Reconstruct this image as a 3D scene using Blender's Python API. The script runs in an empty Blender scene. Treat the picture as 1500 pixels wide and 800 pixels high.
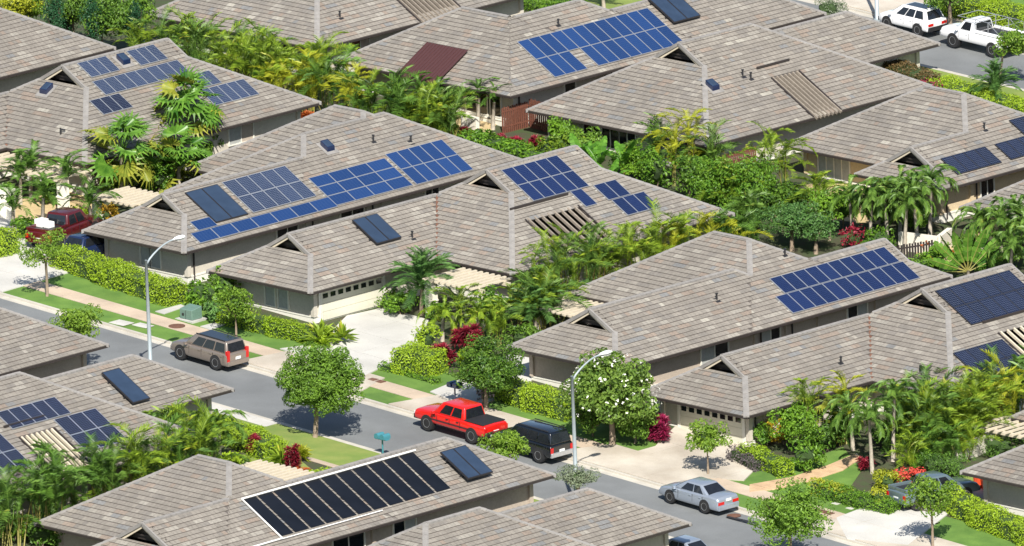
import bpy, bmesh, math, random
import numpy as np
from mathutils import Vector, Matrix
random.seed(7); RNG=np.random.default_rng(11)
S=bpy.context.scene; COL=S.collection
rad=math.radians
# ---------------------------------------------------------------- camera, light
FPX,PITCH,ROLL,AZ,SPX=25147.,.24352,-.03582,.79895,24.75
DIST=FPX/SPX
R0=np.array([math.cos(AZ),math.sin(AZ),0]); F0=np.array([-math.sin(AZ),math.cos(AZ),0])
FW=F0*math.cos(PITCH)-np.array([0,0,math.sin(PITCH)]); UP0=np.cross(R0,FW)
RR=R0*math.cos(ROLL)+UP0*math.sin(ROLL); UU=-R0*math.sin(ROLL)+UP0*math.cos(ROLL)
CP=-DIST*FW
cd=bpy.data.cameras.new('camera'); cam=bpy.data.objects.new('camera',cd); COL.objects.link(cam); S.camera=cam
cam.matrix_world=Matrix(((RR[0],UU[0],-FW[0],CP[0]),(RR[1],UU[1],-FW[1],CP[1]),(RR[2],UU[2],-FW[2],CP[2]),(0,0,0,1)))
cd.sensor_width=36; cd.lens=FPX*36/1500; cd.clip_start=10; cd.clip_end=9000
SUN_EL,SUN_OFF=43.,5.
sv=-F0*math.cos(rad(SUN_OFF))+R0*math.sin(rad(SUN_OFF)); sv=sv*math.cos(rad(SUN_EL))+np.array([0,0,math.sin(rad(SUN_EL))])
ld=bpy.data.lights.new('sun','SUN'); ld.energy=5.0; ld.angle=rad(.5); ld.color=(1,.955,.88)
lo=bpy.data.objects.new('sun',ld); COL.objects.link(lo); lo.rotation_euler=Vector(sv).to_track_quat('Z','Y').to_euler()
W=bpy.data.worlds.new('World'); S.world=W; W.use_nodes=True; wn=W.node_tree.nodes
sky=wn.new('ShaderNodeTexSky'); sky.sky_type='NISHITA'; sky.sun_disc=False; sky.sun_elevation=rad(SUN_EL)
sky.sun_rotation=math.atan2(sv[0],sv[1]); sky.air_density=1.0; sky.dust_density=.8
bg=wn['Background']; W.node_tree.links.new(sky.outputs[0],bg.inputs[0]); bg.inputs[1].default_value=.082
S.view_settings.view_transform='Standard'; S.view_settings.look='None'; S.view_settings.exposure=.64; S.view_settings.gamma=1
# ---------------------------------------------------------------- pixel -> place
def ray(p): return FW*FPX+RR*(p[0]-750)-UU*(p[1]-400)
def hit(p,n,d):
    r=ray(p); t=(d-n@CP)/(n@r); return CP+r*t
def sst(a,b,x): t=min(1,max(0,(x-a)/(b-a))); return t*t*(3-2*t)
def g1(x): return -.052*x-.1
def g2(x): return -.037*x+.05
def ground(x,y):
    g=g1(x)
    if y>12: g+= (g2(x)-g)*sst(12,21,y)
    if y<-33.5: g+= .5*sst(-33.5,-38,y) if False else .5*(1-sst(-38,-33.5,y))
    return g
def at(px,py):
    z=0.
    for _ in range(12):
        q=hit((px,py),np.array([0,0,1.]),z); z=.5*z+.5*ground(q[0],q[1]) if _<3 else ground(q[0],q[1])
    return q[0],q[1],z
def atz(px,py,z): return hit((px,py),np.array([0,0,1.]),z)
# ---------------------------------------------------------------- materials
def nt(name):
    m=bpy.data.materials.new(name); m.use_nodes=True; n=m.node_tree; return m,n,n.nodes['Principled BSDF']
def mat(name,col,rough=.7,metal=0,var=.12,scale=6,bump=0,bscale=40,spec=.5,col2=None,emis=None,coat=0):
    m,n,b=nt(name); b.inputs['Roughness'].default_value=rough; b.inputs['Metallic'].default_value=metal
    b.inputs['Specular IOR Level'].default_value=spec; b.inputs['Coat Weight'].default_value=coat
    tc=n.nodes.new('ShaderNodeTexCoord'); no=n.nodes.new('ShaderNodeTexNoise'); no.inputs['Scale'].default_value=scale; no.inputs['Detail'].default_value=5
    n.links.new(tc.outputs['Object'],no.inputs['Vector'])
    cr=n.nodes.new('ShaderNodeValToRGB'); c=np.array(col); c2=np.array(col2) if col2 else c*(1+var)
    c1=c if col2 else c*(1-var)
    cr.color_ramp.elements[0].position=.32; cr.color_ramp.elements[1].position=.68
    cr.color_ramp.elements[0].color=(*np.clip(c1,0,1),1); cr.color_ramp.elements[1].color=(*np.clip(c2,0,1),1)
    n.links.new(no.outputs[0],cr.inputs[0]); n.links.new(cr.outputs[0],b.inputs['Base Color'])
    if spec==.5 and rough>=.8:
        g1_=n.nodes.new('ShaderNodeTexNoise'); g1_.inputs['Scale'].default_value=14; g1_.inputs['Detail'].default_value=8; g1_.inputs['Roughness'].default_value=.75; n.links.new(tc.outputs['Object'],g1_.inputs['Vector'])
        g2_=n.nodes.new('ShaderNodeTexNoise'); g2_.inputs['Scale'].default_value=.23; g2_.inputs['Detail'].default_value=3; n.links.new(tc.outputs['Object'],g2_.inputs['Vector'])
        ad=n.nodes.new('ShaderNodeMath'); ad.operation='ADD'; n.links.new(g1_.outputs[0],ad.inputs[0]); n.links.new(g2_.outputs[0],ad.inputs[1])
        mr=n.nodes.new('ShaderNodeMapRange'); mr.inputs[1].default_value=.7; mr.inputs[2].default_value=1.3; mr.inputs[3].default_value=.82; mr.inputs[4].default_value=1.16; n.links.new(ad.outputs[0],mr.inputs[0])
        vs=n.nodes.new('ShaderNodeVectorMath'); vs.operation='SCALE'; n.links.new(cr.outputs[0],vs.inputs[0]); n.links.new(mr.outputs[0],vs.inputs['Scale']); n.links.new(vs.outputs[0],b.inputs['Base Color'])
    if bump:
        nb=n.nodes.new('ShaderNodeTexNoise'); nb.inputs['Scale'].default_value=bscale; n.links.new(tc.outputs['Object'],nb.inputs['Vector'])
        bp=n.nodes.new('ShaderNodeBump'); bp.inputs['Strength'].default_value=bump; bp.inputs['Distance'].default_value=.02
        n.links.new(nb.outputs[0],bp.inputs['Height']); n.links.new(bp.outputs[0],b.inputs['Normal'])
    return m
def leafmat(name,c1,c2,trans=.3,rough=.45,spec=.35,c3=None):
    m,n,b=nt(name); out=[x for x in n.nodes if x.type=='OUTPUT_MATERIAL'][0]
    geo=n.nodes.new('ShaderNodeNewGeometry'); oi=n.nodes.new('ShaderNodeObjectInfo'); tc=n.nodes.new('ShaderNodeTexCoord')
    no=n.nodes.new('ShaderNodeTexNoise'); no.inputs['Scale'].default_value=1.6; no.inputs['Detail'].default_value=2
    n.links.new(geo.outputs['Position'],no.inputs['Vector'])
    a=n.nodes.new('ShaderNodeMath'); a.operation='MULTIPLY'; a.inputs[1].default_value=.45; n.links.new(geo.outputs['Random Per Island'],a.inputs[0])
    a2=n.nodes.new('ShaderNodeMath'); a2.operation='MULTIPLY'; a2.inputs[1].default_value=.3; n.links.new(oi.outputs['Random'],a2.inputs[0])
    a3=n.nodes.new('ShaderNodeMath'); a3.operation='MULTIPLY_ADD'; a3.inputs[1].default_value=.9; a3.inputs[2].default_value=-.3; n.links.new(no.outputs[0],a3.inputs[0])
    s1=n.nodes.new('ShaderNodeMath'); s1.operation='ADD'; n.links.new(a.outputs[0],s1.inputs[0]); n.links.new(a2.outputs[0],s1.inputs[1])
    s2=n.nodes.new('ShaderNodeMath'); s2.operation='ADD'; n.links.new(s1.outputs[0],s2.inputs[0]); n.links.new(a3.outputs[0],s2.inputs[1])
    cr=n.nodes.new('ShaderNodeValToRGB'); e=cr.color_ramp.elements
    e[0].position=.1; e[0].color=(*c1,1); e[1].position=.85; e[1].color=(*c2,1)
    if c3: k=e.new(.93); k.color=(*c3,1)
    n.links.new(s2.outputs[0],cr.inputs[0]); n.links.new(cr.outputs[0],b.inputs['Base Color'])
    b.inputs['Roughness'].default_value=rough; b.inputs['Specular IOR Level'].default_value=spec
    tr=n.nodes.new('ShaderNodeBsdfTranslucent'); n.links.new(cr.outputs[0],tr.inputs['Color'])
    mx=n.nodes.new('ShaderNodeMixShader'); mx.inputs[0].default_value=trans
    n.links.new(b.outputs[0],mx.inputs[1]); n.links.new(tr.outputs[0],mx.inputs[2]); n.links.new(mx.outputs[0],out.inputs['Surface'])
    return m
def tilemat():
    m,n,b=nt('roof_tile'); at_=n.nodes.new('ShaderNodeAttribute'); at_.attribute_name='tint'
    geo=n.nodes.new('ShaderNodeNewGeometry')
    no=n.nodes.new('ShaderNodeTexNoise'); no.inputs['Scale'].default_value=.35; no.inputs['Detail'].default_value=6; no.inputs['Roughness'].default_value=.7
    n.links.new(geo.outputs['Position'],no.inputs['Vector'])
    n2=n.nodes.new('ShaderNodeTexNoise'); n2.inputs['Scale'].default_value=9; n2.inputs['Detail'].default_value=4; n.links.new(geo.outputs['Position'],n2.inputs['Vector'])
    mr=n.nodes.new('ShaderNodeMapRange'); mr.inputs[1].default_value=.3; mr.inputs[2].default_value=.7; mr.inputs[3].default_value=.88; mr.inputs[4].default_value=1.1
    n.links.new(no.outputs[0],mr.inputs[0])
    m2=n.nodes.new('ShaderNodeMapRange'); m2.inputs[1].default_value=.3; m2.inputs[2].default_value=.7; m2.inputs[3].default_value=.86; m2.inputs[4].default_value=1.12
    n.links.new(n2.outputs[0],m2.inputs[0])
    mm=n.nodes.new('ShaderNodeMath'); mm.operation='MULTIPLY'; n.links.new(mr.outputs[0],mm.inputs[0]); n.links.new(m2.outputs[0],mm.inputs[1])
    vm=n.nodes.new('ShaderNodeVectorMath'); vm.operation='SCALE'; n.links.new(at_.outputs['Color'],vm.inputs[0]); n.links.new(mm.outputs[0],vm.inputs['Scale'])
    n.links.new(vm.outputs[0],b.inputs['Base Color']); b.inputs['Roughness'].default_value=.85; b.inputs['Specular IOR Level'].default_value=.25
    bp=n.nodes.new('ShaderNodeBump'); bp.inputs['Strength'].default_value=.25; bp.inputs['Distance'].default_value=.01
    n.links.new(n2.outputs[0],bp.inputs['Height']); n.links.new(bp.outputs[0],b.inputs['Normal'])
    return m
def cellmat(name,c,line,n_cells,lw,rough=.18):
    # cells of one solar module: grid in generated (0..1) module space
    m,n,b=nt(name); tc=n.nodes.new('ShaderNodeUVMap'); tc.uv_map='uv'
    sx=n.nodes.new('ShaderNodeSeparateXYZ'); n.links.new(tc.outputs[0],sx.inputs[0])
    outs=[]
    for k,cnt in ((0,n_cells[0]),(1,n_cells[1])):
        a=n.nodes.new('ShaderNodeMath'); a.operation='MULTIPLY'; a.inputs[1].default_value=cnt; n.links.new(sx.outputs[k],a.inputs[0])
        f=n.nodes.new('ShaderNodeMath'); f.operation='PINGPONG'; f.inputs[1].default_value=.5; n.links.new(a.outputs[0],f.inputs[0])
        outs.append(f)
    if lw<0:  # corner diamonds of single-crystal cells
        s=n.nodes.new('ShaderNodeMath'); s.operation='ADD'; n.links.new(outs[0].outputs[0],s.inputs[0]); n.links.new(outs[1].outputs[0],s.inputs[1])
        mi=n.nodes.new('ShaderNodeMath'); mi.operation='MINIMUM'; n.links.new(outs[0].outputs[0],mi.inputs[0]); n.links.new(outs[1].outputs[0],mi.inputs[1])
        c1=n.nodes.new('ShaderNodeMath'); c1.operation='LESS_THAN'; c1.inputs[1].default_value=-lw; n.links.new(s.outputs[0],c1.inputs[0])
        c2=n.nodes.new('ShaderNodeMath'); c2.operation='LESS_THAN'; c2.inputs[1].default_value=.035; n.links.new(mi.outputs[0],c2.inputs[0])
        l=n.nodes.new('ShaderNodeMath'); l.operation='MAXIMUM'; n.links.new(c1.outputs[0],l.inputs[0]); n.links.new(c2.outputs[0],l.inputs[1])
    else:
        mi=n.nodes.new('ShaderNodeMath'); mi.operation='MINIMUM'; n.links.new(outs[0].outputs[0],mi.inputs[0]); n.links.new(outs[1].outputs[0],mi.inputs[1])
        l=n.nodes.new('ShaderNodeMath'); l.operation='LESS_THAN'; l.inputs[1].default_value=lw; n.links.new(mi.outputs[0],l.inputs[0])
    oi=n.nodes.new('ShaderNodeObjectInfo'); mr=n.nodes.new('ShaderNodeMapRange'); mr.inputs[3].default_value=.85; mr.inputs[4].default_value=1.2; n.links.new(oi.outputs['Random'],mr.inputs[0])
    vm=n.nodes.new('ShaderNodeVectorMath'); vm.operation='SCALE'; vm.inputs[0].default_value=c; n.links.new(mr.outputs[0],vm.inputs['Scale'])
    mx=n.nodes.new('ShaderNodeMix'); mx.data_type='RGBA'; mx.inputs['B'].default_value=(*line,1); n.links.new(l.outputs[0],mx.inputs['Factor']); n.links.new(vm.outputs[0],mx.inputs['A'])
    n.links.new(mx.outputs['Result'],b.inputs['Base Color']); b.inputs['Roughness'].default_value=rough; b.inputs['Specular IOR Level'].default_value=.6
    return m
M=dict(
 tile=tilemat(),
 butt=mat('tile_butt_painted_shadow',(.095,.083,.073),.9), deck=mat('roof_underlay',(.12,.105,.095),.9), cap=mat('ridge_tile',(.235,.222,.208),.85,var=.12,scale=3),  # butt faces coloured dark to stand in for shadow lines between courses
 fascia=mat('dark_brown_fascia',(.035,.028,.026),.5), wall=mat('taupe_stucco',(.5,.46,.385),.9,var=.05,bump=.15), wall2=mat('brown_stucco',(.41,.345,.28),.9,var=.05,bump=.15),
 wall3=mat('ochre_stucco',(.55,.44,.28),.9,var=.05,bump=.15),
 trim=mat('pale_trim_paint',(.7,.68,.6),.7,var=.04), white=mat('white_paint',(.78,.77,.73),.5,var=.03), door=mat('cream_garage_door',(.6,.58,.47),.6,var=.03),
 glass=mat('dark_window_glass',(.012,.014,.018),.08,spec=.8,var=.2), blind=mat('pale_window_blind',(.36,.37,.35),.5,var=.1), 
 wood=mat('weathered_wood',(.23,.195,.155),.8,var=.18,scale=9), paint_wood=mat('cream_painted_wood',(.56,.49,.37),.7,var=.06), redwood=mat('red_brown_wood',(.14,.05,.03),.75,var=.2),
 brown_metal=mat('brown_standing_seam_metal',(.1,.045,.045),.45,metal=.3,var=.08), alu=mat('silver_aluminium_frame',(.45,.47,.5),.35,metal=.6,var=.03),
 blackf=mat('black_panel_frame',(.02,.02,.024),.4), 
 poly=cellmat('blue_solar_cells',(.011,.036,.12),(.05,.085,.19),(6,10),.03), polyd=cellmat('dark_blue_solar_cells',(.007,.015,.06),(.05,.08,.15),(6,10),.03),
 mono=cellmat('navy_single_crystal_cells',(.005,.009,.028),(.13,.15,.2),(6,10),-.15),
 mono2=cellmat('slate_blue_single_crystal_cells',(.016,.028,.065),(.22,.25,.31),(6,10),-.13),
 coll=mat('blue_grey_collector_glass',(.028,.046,.08),.12,spec=.9,var=.12,scale=1.2), pool=mat('black_rubber_heater_mat',(.006,.007,.01),.35,var=.3,scale=.7),
 asphalt=mat('grey_asphalt',(.16,.168,.17),.9,var=.07,scale=.6,bump=.2,bscale=60), gutter=mat('kerb_concrete',(.46,.43,.37),.85,var=.1,scale=1.2),
 walk=mat('peach_concrete',(.47,.375,.28),.85,var=.12,scale=.7), conc=mat('pale_driveway_concrete',(.5,.485,.445),.85,var=.08,scale=.5,bump=.1), conc2=mat('stained_tan_concrete',(.4,.345,.275),.85,scale=.45,col2=(.54,.49,.41)),
 grey=mat('grey_concrete',(.42,.41,.38),.85,var=.12,scale=.8), path=mat('tan_brick_paving',(.5,.34,.2),.85,var=.15,scale=2),
 lawn=mat('mown_lawn',(.075,.16,.022),.9,scale=.8,col2=(.125,.225,.035),bump=.5,bscale=30), lawn2=mat('yellowish_lawn',(.15,.22,.04),.9,scale=.8,col2=(.22,.26,.06),bump=.5,bscale=30),
 soil=mat('dark_planting_soil',(.06,.05,.03),.95,scale=1.5,col2=(.045,.075,.02),bump=.6,bscale=12), patio=mat('tan_patio_gravel',(.5,.38,.2),.9,var=.12,scale=3,bump=.5),
 pole=mat('grey_painted_steel',(.38,.43,.45),.4,metal=.3,var=.03), lamp=mat('pale_lamp_housing',(.75,.76,.76),.4,var=.02),
 teal=mat('teal_mailbox_paint',(.05,.2,.24),.4,var=.05), green_box=mat('faded_green_utility_paint',(.12,.2,.16),.5,var=.08), rust=mat('rusty_iron_cover',(.14,.065,.04),.8,var=.2,scale=8),
 red=mat('bright_red_car_paint',(.6,.012,.008),.25,var=.02,coat=1,spec=.6), maroon=mat('dark_red_car_paint',(.075,.006,.008),.3,var=.02,coat=.8), beige=mat('metallic_beige_car_paint',(.26,.215,.18),.3,metal=.45,var=.02,coat=1),
 black=mat('black_car_paint',(.004,.005,.007),.2,var=.02,coat=1), silver=mat('silver_blue_car_paint',(.34,.385,.45),.3,metal=.45,var=.02,coat=1), wcar=mat('white_car_paint',(.82,.82,.82),.3,var=.01,coat=1),
 gcar=mat('grey_blue_car_paint',(.15,.2,.22),.3,metal=.4,var=.02,coat=1), navy=mat('navy_car_paint',(.01,.02,.06),.2,var=.02,coat=1), plastic=mat('black_plastic',(.02,.02,.022),.5,var=.05), tyre=mat('tyre_rubber',(.018,.018,.018),.85), rim=mat('alloy_wheel',(.55,.56,.58),.3,metal=.7,var=.05),
 tail=mat('red_tail_lamp',(.5,.01,.01),.2,var=.02), head=mat('clear_headlamp',(.7,.72,.75),.15,var=.02), plate=mat('white_number_plate',(.75,.75,.72),.5), chrome=mat('chrome_trim',(.7,.7,.72),.15,metal=.9), amber=mat('amber_lamp',(.7,.25,.02),.3),
 bin=mat('orange_red_plastic',(.6,.07,.02),.5), trunk=mat('grey_brown_bark',(.22,.17,.12),.9,var=.25,scale=5,bump=.5), ptrunk=mat('ringed_palm_trunk',(.33,.29,.23),.85,var=.2,scale=7), ytrunk=mat('yellow_green_cane',(.24,.22,.06),.6,var=.2),
 petal=mat('white_petals',(.85,.84,.78),.6,var=.03), stone=mat('white_garden_wall_render',(.7,.66,.56),.8,var=.06),
)
L_=leafmat
M.update(
 areca=L_('areca_frond_green',(.025,.08,.008),(.31,.44,.035),.33,c3=(.45,.44,.05)), arecad=L_('deep_green_frond',(.016,.058,.01),(.15,.29,.04),.28),
 fan=L_('fan_palm_leaf_green',(.03,.11,.012),(.16,.32,.04),.3,.35), fany=L_('yellowing_fan_palm_leaf',(.12,.19,.02),(.38,.38,.05),.35), manila=L_('manila_frond_green',(.03,.09,.014),(.18,.31,.05),.3,c3=(.25,.3,.05)),
 date=L_('date_palm_frond_green',(.035,.11,.025),(.15,.29,.07),.3), tree=L_('street_tree_leaf',(.03,.09,.012),(.2,.35,.04),.35), treeb=L_('light_tree_leaf',(.08,.18,.015),(.28,.42,.05),.4),
 hedge=L_('hedge_leaf_lime',(.17,.29,.012),(.4,.55,.035),.35), hedged=L_('hedge_leaf_green',(.035,.12,.012),(.21,.38,.032),.35), banana=L_('banana_leaf_green',(.05,.16,.012),(.16,.36,.04),.4,.35),
 ti=L_('red_ti_leaf',(.07,.006,.012),(.4,.03,.06),.3), magenta=L_('magenta_leaf',(.12,.006,.03),(.45,.03,.12),.3), redfl=L_('coral_red_blossom',(.55,.05,.035),(.85,.14,.1),.3), orange=L_('orange_bromeliad_leaf',(.3,.07,.015),(.6,.16,.04),.3),
 croton=L_('yellow_croton_leaf',(.28,.12,.01),(.55,.42,.03),.3), yellow=L_('yellow_green_leaf',(.22,.27,.012),(.48,.5,.04),.35), greyg=L_('grey_green_leaf',(.12,.15,.09),(.3,.36,.22),.2), brownish=L_('reddish_brown_leaf',(.05,.06,.012),(.16,.1,.04),.2),
 purple=L_('purple_grey_leaf',(.06,.05,.06),(.2,.17,.16),.2), plum=L_('plumeria_leaf',(.035,.1,.014),(.2,.31,.05),.35), cyp=L_('cypress_foliage',(.008,.045,.015),(.03,.11,.04),.15), core=mat('shaded_inner_foliage',(.03,.06,.012),.95),  # core: dark filler added inside foliage to stop light, shade in its colour
)
# ---------------------------------------------------------------- mesh helpers
class MB:
    def __init__(s): s.v=[]; s.f=[]; s.m=[]; s.uv=None
    def quad(s,a,b,c,d,m=0): 
        n=len(s.v); s.v+= [tuple(a),tuple(b),tuple(c),tuple(d)]; s.f.append((n,n+1,n+2,n+3)); s.m.append(m)
    def tri(s,a,b,c,m=0):
        n=len(s.v); s.v+=[tuple(a),tuple(b),tuple(c)]; s.f.append((n,n+1,n+2)); s.m.append(m)
    def hexa(s,b,t,m=0):
        n=len(s.v); s.v+=[tuple(q) for q in b]+[tuple(q) for q in t]; k=len(b)
        s.f.append(tuple(n+i for i in reversed(range(k)))); s.f.append(tuple(n+k+i for i in range(k))); s.m+=[m,m]
        for i in range(k): j=(i+1)%k; s.f.append((n+i,n+j,n+k+j,n+k+i)); s.m.append(m)
    def box(s,x0,y0,z0,x1,y1,z1,m=0):
        s.hexa([(x0,y0,z0),(x1,y0,z0),(x1,y1,z0),(x0,y1,z0)],[(x0,y0,z1),(x1,y0,z1),(x1,y1,z1),(x0,y1,z1)],m)
    def beam(s,p,q,w,h,m=0,up=(0,0,1)):
        p=Vector(p);q=Vector(q);d=(q-p).normalized();u=Vector(up);a=d.cross(u)
        if a.length<1e-4:a=d.cross(Vector((1,0,0)))
        a.normalize();b=a.cross(d).normalized(); a*=w/2;b*=h/2
        s.hexa([p-a-b,p+a-b,p+a+b,p-a+b],[q-a-b,q+a-b,q+a+b,q-a+b],m)
    def tube(s,pts,r,n=6,m=0,cap=True):
        pts=[Vector(p) for p in pts]; rs=r if hasattr(r,'__len__') else [r]*len(pts); base=len(s.v)
        for i,p in enumerate(pts):
            d=(pts[min(i+1,len(pts)-1)]-pts[max(i-1,0)]).normalized(); a=d.cross(Vector((0,0,1)))
            if a.length<.05:a=Vector((1,0,0))
            a.normalize();b=a.cross(d)
            for k in range(n):
                t=2*math.pi*k/n; s.v.append(tuple(p+(a*math.cos(t)+b*math.sin(t))*rs[i]))
        for i in range(len(pts)-1):
            for k in range(n):
                j=(k+1)%n; s.f.append((base+i*n+k,base+i*n+j,base+(i+1)*n+j,base+(i+1)*n+k)); s.m.append(m)
        if cap:
            s.f.append(tuple(base+k for k in range(n))); s.m.append(m); s.f.append(tuple(base+(len(pts)-1)*n+k for k in reversed(range(n)))); s.m.append(m)
    def data(s,name,mats,off=(0,0,0),smooth=False):
        me=bpy.data.meshes.new(name); o=off
        me.from_pydata([(a-o[0],b-o[1],c-o[2]) for a,b,c in s.v],[],s.f)
        for m in (mats if isinstance(mats,(list,tuple)) else [mats]): me.materials.append(m)
        me.polygons.foreach_set('material_index',s.m)
        if smooth: me.polygons.foreach_set('use_smooth',[True]*len(s.f))
        me.update(); return me
def wloc(o):
    return (0,0,0) if o is None else tuple(o['_w'])
def link(name,me,parent=None,loc=None):
    o=bpy.data.objects.new(name,me); COL.objects.link(o)
    if parent is not None: o.parent=parent
    if loc is not None: o.location=loc
    return o
def part(mb,name,mats,root,smooth=False,sub=None):
    """mesh given in world coordinates, parented to root (an unrotated Empty); sub = parent part"""
    me=mb.data(name,mats,root.get('w0',(0,0,0)) if root else (0,0,0),smooth)
    return link(name,me,sub if sub else root)
def tag(o,label=None,cat=None,group=None,kind=None):
    if label:o['label']=label
    if cat:o['category']=cat
    if group:o['group']=group
    if kind:o['kind']=kind
    return o
def thing(name,label,cat,loc,group=None,rz=0):
    o=bpy.data.objects.new(name,None); COL.objects.link(o); o.location=loc; o.rotation_euler=(0,0,rz); o['w0']=tuple(loc)
    return tag(o,label,cat,group)
def solo(mb,name,mats,label,cat,group=None,smooth=False,org=None):
    v=np.array(mb.v); org=org or (float(v[:,0].mean()),float(v[:,1].mean()),float(v[:,2].min()))
    o=link(name,mb.data(name,mats,org,smooth),None,org); return tag(o,label,cat,group)
# ---------------------------------------------------------------- ground, streets
YB=[-1500,-400,-120,-80,-66,-60,-54,-48,-44,-41,-39,-38,-37,-36,-35,-34.3,-33.5,-32.4,-31.21,-31.2,-24.35,-24.34,-22,-19,-16,-12,-6,0,6,12,13.5,15,16.5,18,19.5,21,26,32,40,48,51.2,51.21,58.19,58.2,62,70,90,140,400,1500]
XB=[-1500,-500,-200,-120,-90]+list(range(-80,100,4))+[130,250,600,1500]
mb=MB(); idx={}
for i,x in enumerate(XB):
    for j,y in enumerate(YB):
        xx=max(-200,min(200,x)); z=ground(xx,y)
        if -31.205<=y<=-24.345 or 51.205<=y<=58.195: z-=.5
        idx[i,j]=len(mb.v); mb.v.append((x,y,z))
for i in range(len(XB)-1):
    for j in range(len(YB)-1): mb.f.append((idx[i,j],idx[i+1,j],idx[i+1,j+1],idx[i,j+1])); mb.m.append(0)
g=link('ground',mb.data('ground',M['soil'])); g['kind']='structure'
def strip(name,y0,y1,dz,m,x0=-120,x1=130,gf=None,th=.02,kind='structure'):
    mb=MB(); xs=np.arange(x0,x1+.1,5.)
    for a,b in zip(xs[:-1],xs[1:]):
        za,zb=ground(a,(y0+y1)/2)+dz,ground(b,(y0+y1)/2)+dz
        mb.hexa([(a,y0,za-th),(b,y0,zb-th),(b,y1,zb-th),(a,y1,za-th)],[(a,y0,za),(b,y0,zb),(b,y1,zb),(a,y1,za)])
    o=link(name,mb.data(name,M[m])); o['kind']=kind; return o
strip('road',-30.75,-24.8,-.12,'asphalt'); strip('road',51.7,57.7,-.12,'asphalt')
for y0,y1 in ((-24.8,-24.35),(-31.2,-30.75),(51.21,51.7),(57.7,58.19)): strip('gutter',y0,y1,-.105,'gutter')
for y0,y1 in ((-24.35,-24.16),(-31.38,-31.2),(51.02,51.21),(58.19,58.38)):
    k=strip('kerb',y0,y1,.012,'gutter',th=.4)
def sheet(name,pts,dz,m,world=False,kind='structure',sub=2.0):
    """polygon (pixels on the ground, or x,y) draped on the ground as a thin slab cut in cells"""
    P=[p if world else at(*p)[:2] for p in pts]
    bm=bmesh.new(); f=bm.faces.new([bm.verts.new((x,y,0)) for x,y in P])
    xs=[p[0] for p in P]; ys=[p[1] for p in P]
    for a in (0,1):
        lo,hi=(min(xs),max(xs)) if a==0 else (min(ys),max(ys)); k=lo+sub
        while k<hi:
            co=[0,0,0];no=[0,0,0];co[a]=k;no[a]=1
            bmesh.ops.bisect_plane(bm,geom=bm.verts[:]+bm.edges[:]+bm.faces[:],plane_co=co,plane_no=no); k+=sub
    for v in bm.verts: v.co.z=ground(v.co.x,v.co.y)+dz
    bmesh.ops.recalc_face_normals(bm,faces=bm.faces)
    if sum(fc.normal.z for fc in bm.faces)<0: bmesh.ops.reverse_faces(bm,faces=bm.faces)
    me=bpy.data.meshes.new(name); bm.to_mesh(me); bm.free(); me.materials.append(M[m]); o=link(name,me)
    if kind:o['kind']=kind
    return o
def clip_half(poly,a,val,keep_gt):
    out=[]; n=len(poly)
    for i in range(n):
        p,q=poly[i],poly[(i+1)%n]; ip=(p[a]>=val)==keep_gt; iq=(q[a]>=val)==keep_gt
        if ip: out.append(p)
        if ip!=iq:
            t=(val-p[a])/(q[a]-p[a]); out.append((p[0]+(q[0]-p[0])*t,p[1]+(q[1]-p[1])*t))
    return out
def slabs(name,pts,m,cell=(3,3),world=False,gap=.03,dz=.05,base='grey'):
    """paving: a base sheet and each slab between the joints as a piece of its own"""
    P=[p if world else at(*p)[:2] for p in pts]
    b=sheet(name,P,.022,base,True,sub=3)
    xs=[p[0] for p in P]; ys=[p[1] for p in P]; k=0
    for i in range(int((max(xs)-min(xs))/cell[0])+1):
        for j in range(int((max(ys)-min(ys))/cell[1])+1):
            q=P; x0=min(xs)+i*cell[0];y0=min(ys)+j*cell[1]
            for a,v,s in ((0,x0+gap/2,True),(0,x0+cell[0]-gap/2,False),(1,y0+gap/2,True),(1,y0+cell[1]-gap/2,False)):
                if len(q)>2:q=clip_half(q,a,v,s)
            if len(q)<3: continue
            mb=MB(); mb.hexa([(x,y,ground(x,y)-.05) for x,y in q],[(x,y,ground(x,y)+dz) for x,y in q]); n=len(q)
            area=abs(sum(q[i][0]*q[(i+1)%n][1]-q[(i+1)%n][0]*q[i][1] for i in range(n)))/2
            if area<.05: continue
            if sum(q[i][0]*q[(i+1)%n][1]-q[(i+1)%n][0]*q[i][1] for i in range(n))<0: mb.f=[tuple(reversed(f)) for f in mb.f]
            link('slab',mb.data('slab',M[m]),b)
    return b
# lawns
sheet('lawn',[(-120,-24.16),(130,-24.16),(130,-17.2),(-120,-17.2)],.008,'lawn',True,sub=5)
sheet('lawn',[(-120,-35.6),(130,-35.6),(130,-31.38),(-120,-31.38)],.008,'lawn2',True,sub=5)
sheet('lawn',[(-120,58.38),(130,58.38),(130,68),(-120,68)],.008,'lawn',True,sub=5)
sheet('lawn',[(-120,44),(130,44),(130,51.02),(-120,51.02)],.008,'lawn2',True,sub=5)
sheet('lawn',[(1145,700),(1160,683),(1235,655),(1262,690),(1228,740),(1285,745),(1260,790),(1100,740)],.016,'lawn')
sheet('lawn',[(1398,700),(1475,668),(1475,690),(1425,705)],.016,'lawn2')
sheet('lawn',[(330,668),(430,668),(470,700),(440,720),(345,700)],.016,'lawn2')
slabs('sidewalk',[(-60,-22.4),(70,-22.4),(70,-21.0),(-60,-21.0)],'walk',(1.6,2),True)
slabs('sidewalk',[(-40,-35.9),(70,-35.9),(70,-34.9),(-40,-34.9)],'walk',(1.6,2),True)
slabs('sidewalk',[(-60,59.6),(60,59.6),(60,61.0),(-60,61.0)],'walk',(1.6,2),True)
slabs('driveway',[(508,464),(563,452),(628,470),(612,512),(577,530),(536,551),(410,512),(470,505),(486,486)],'conc',(3,3),dz=.075)
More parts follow.
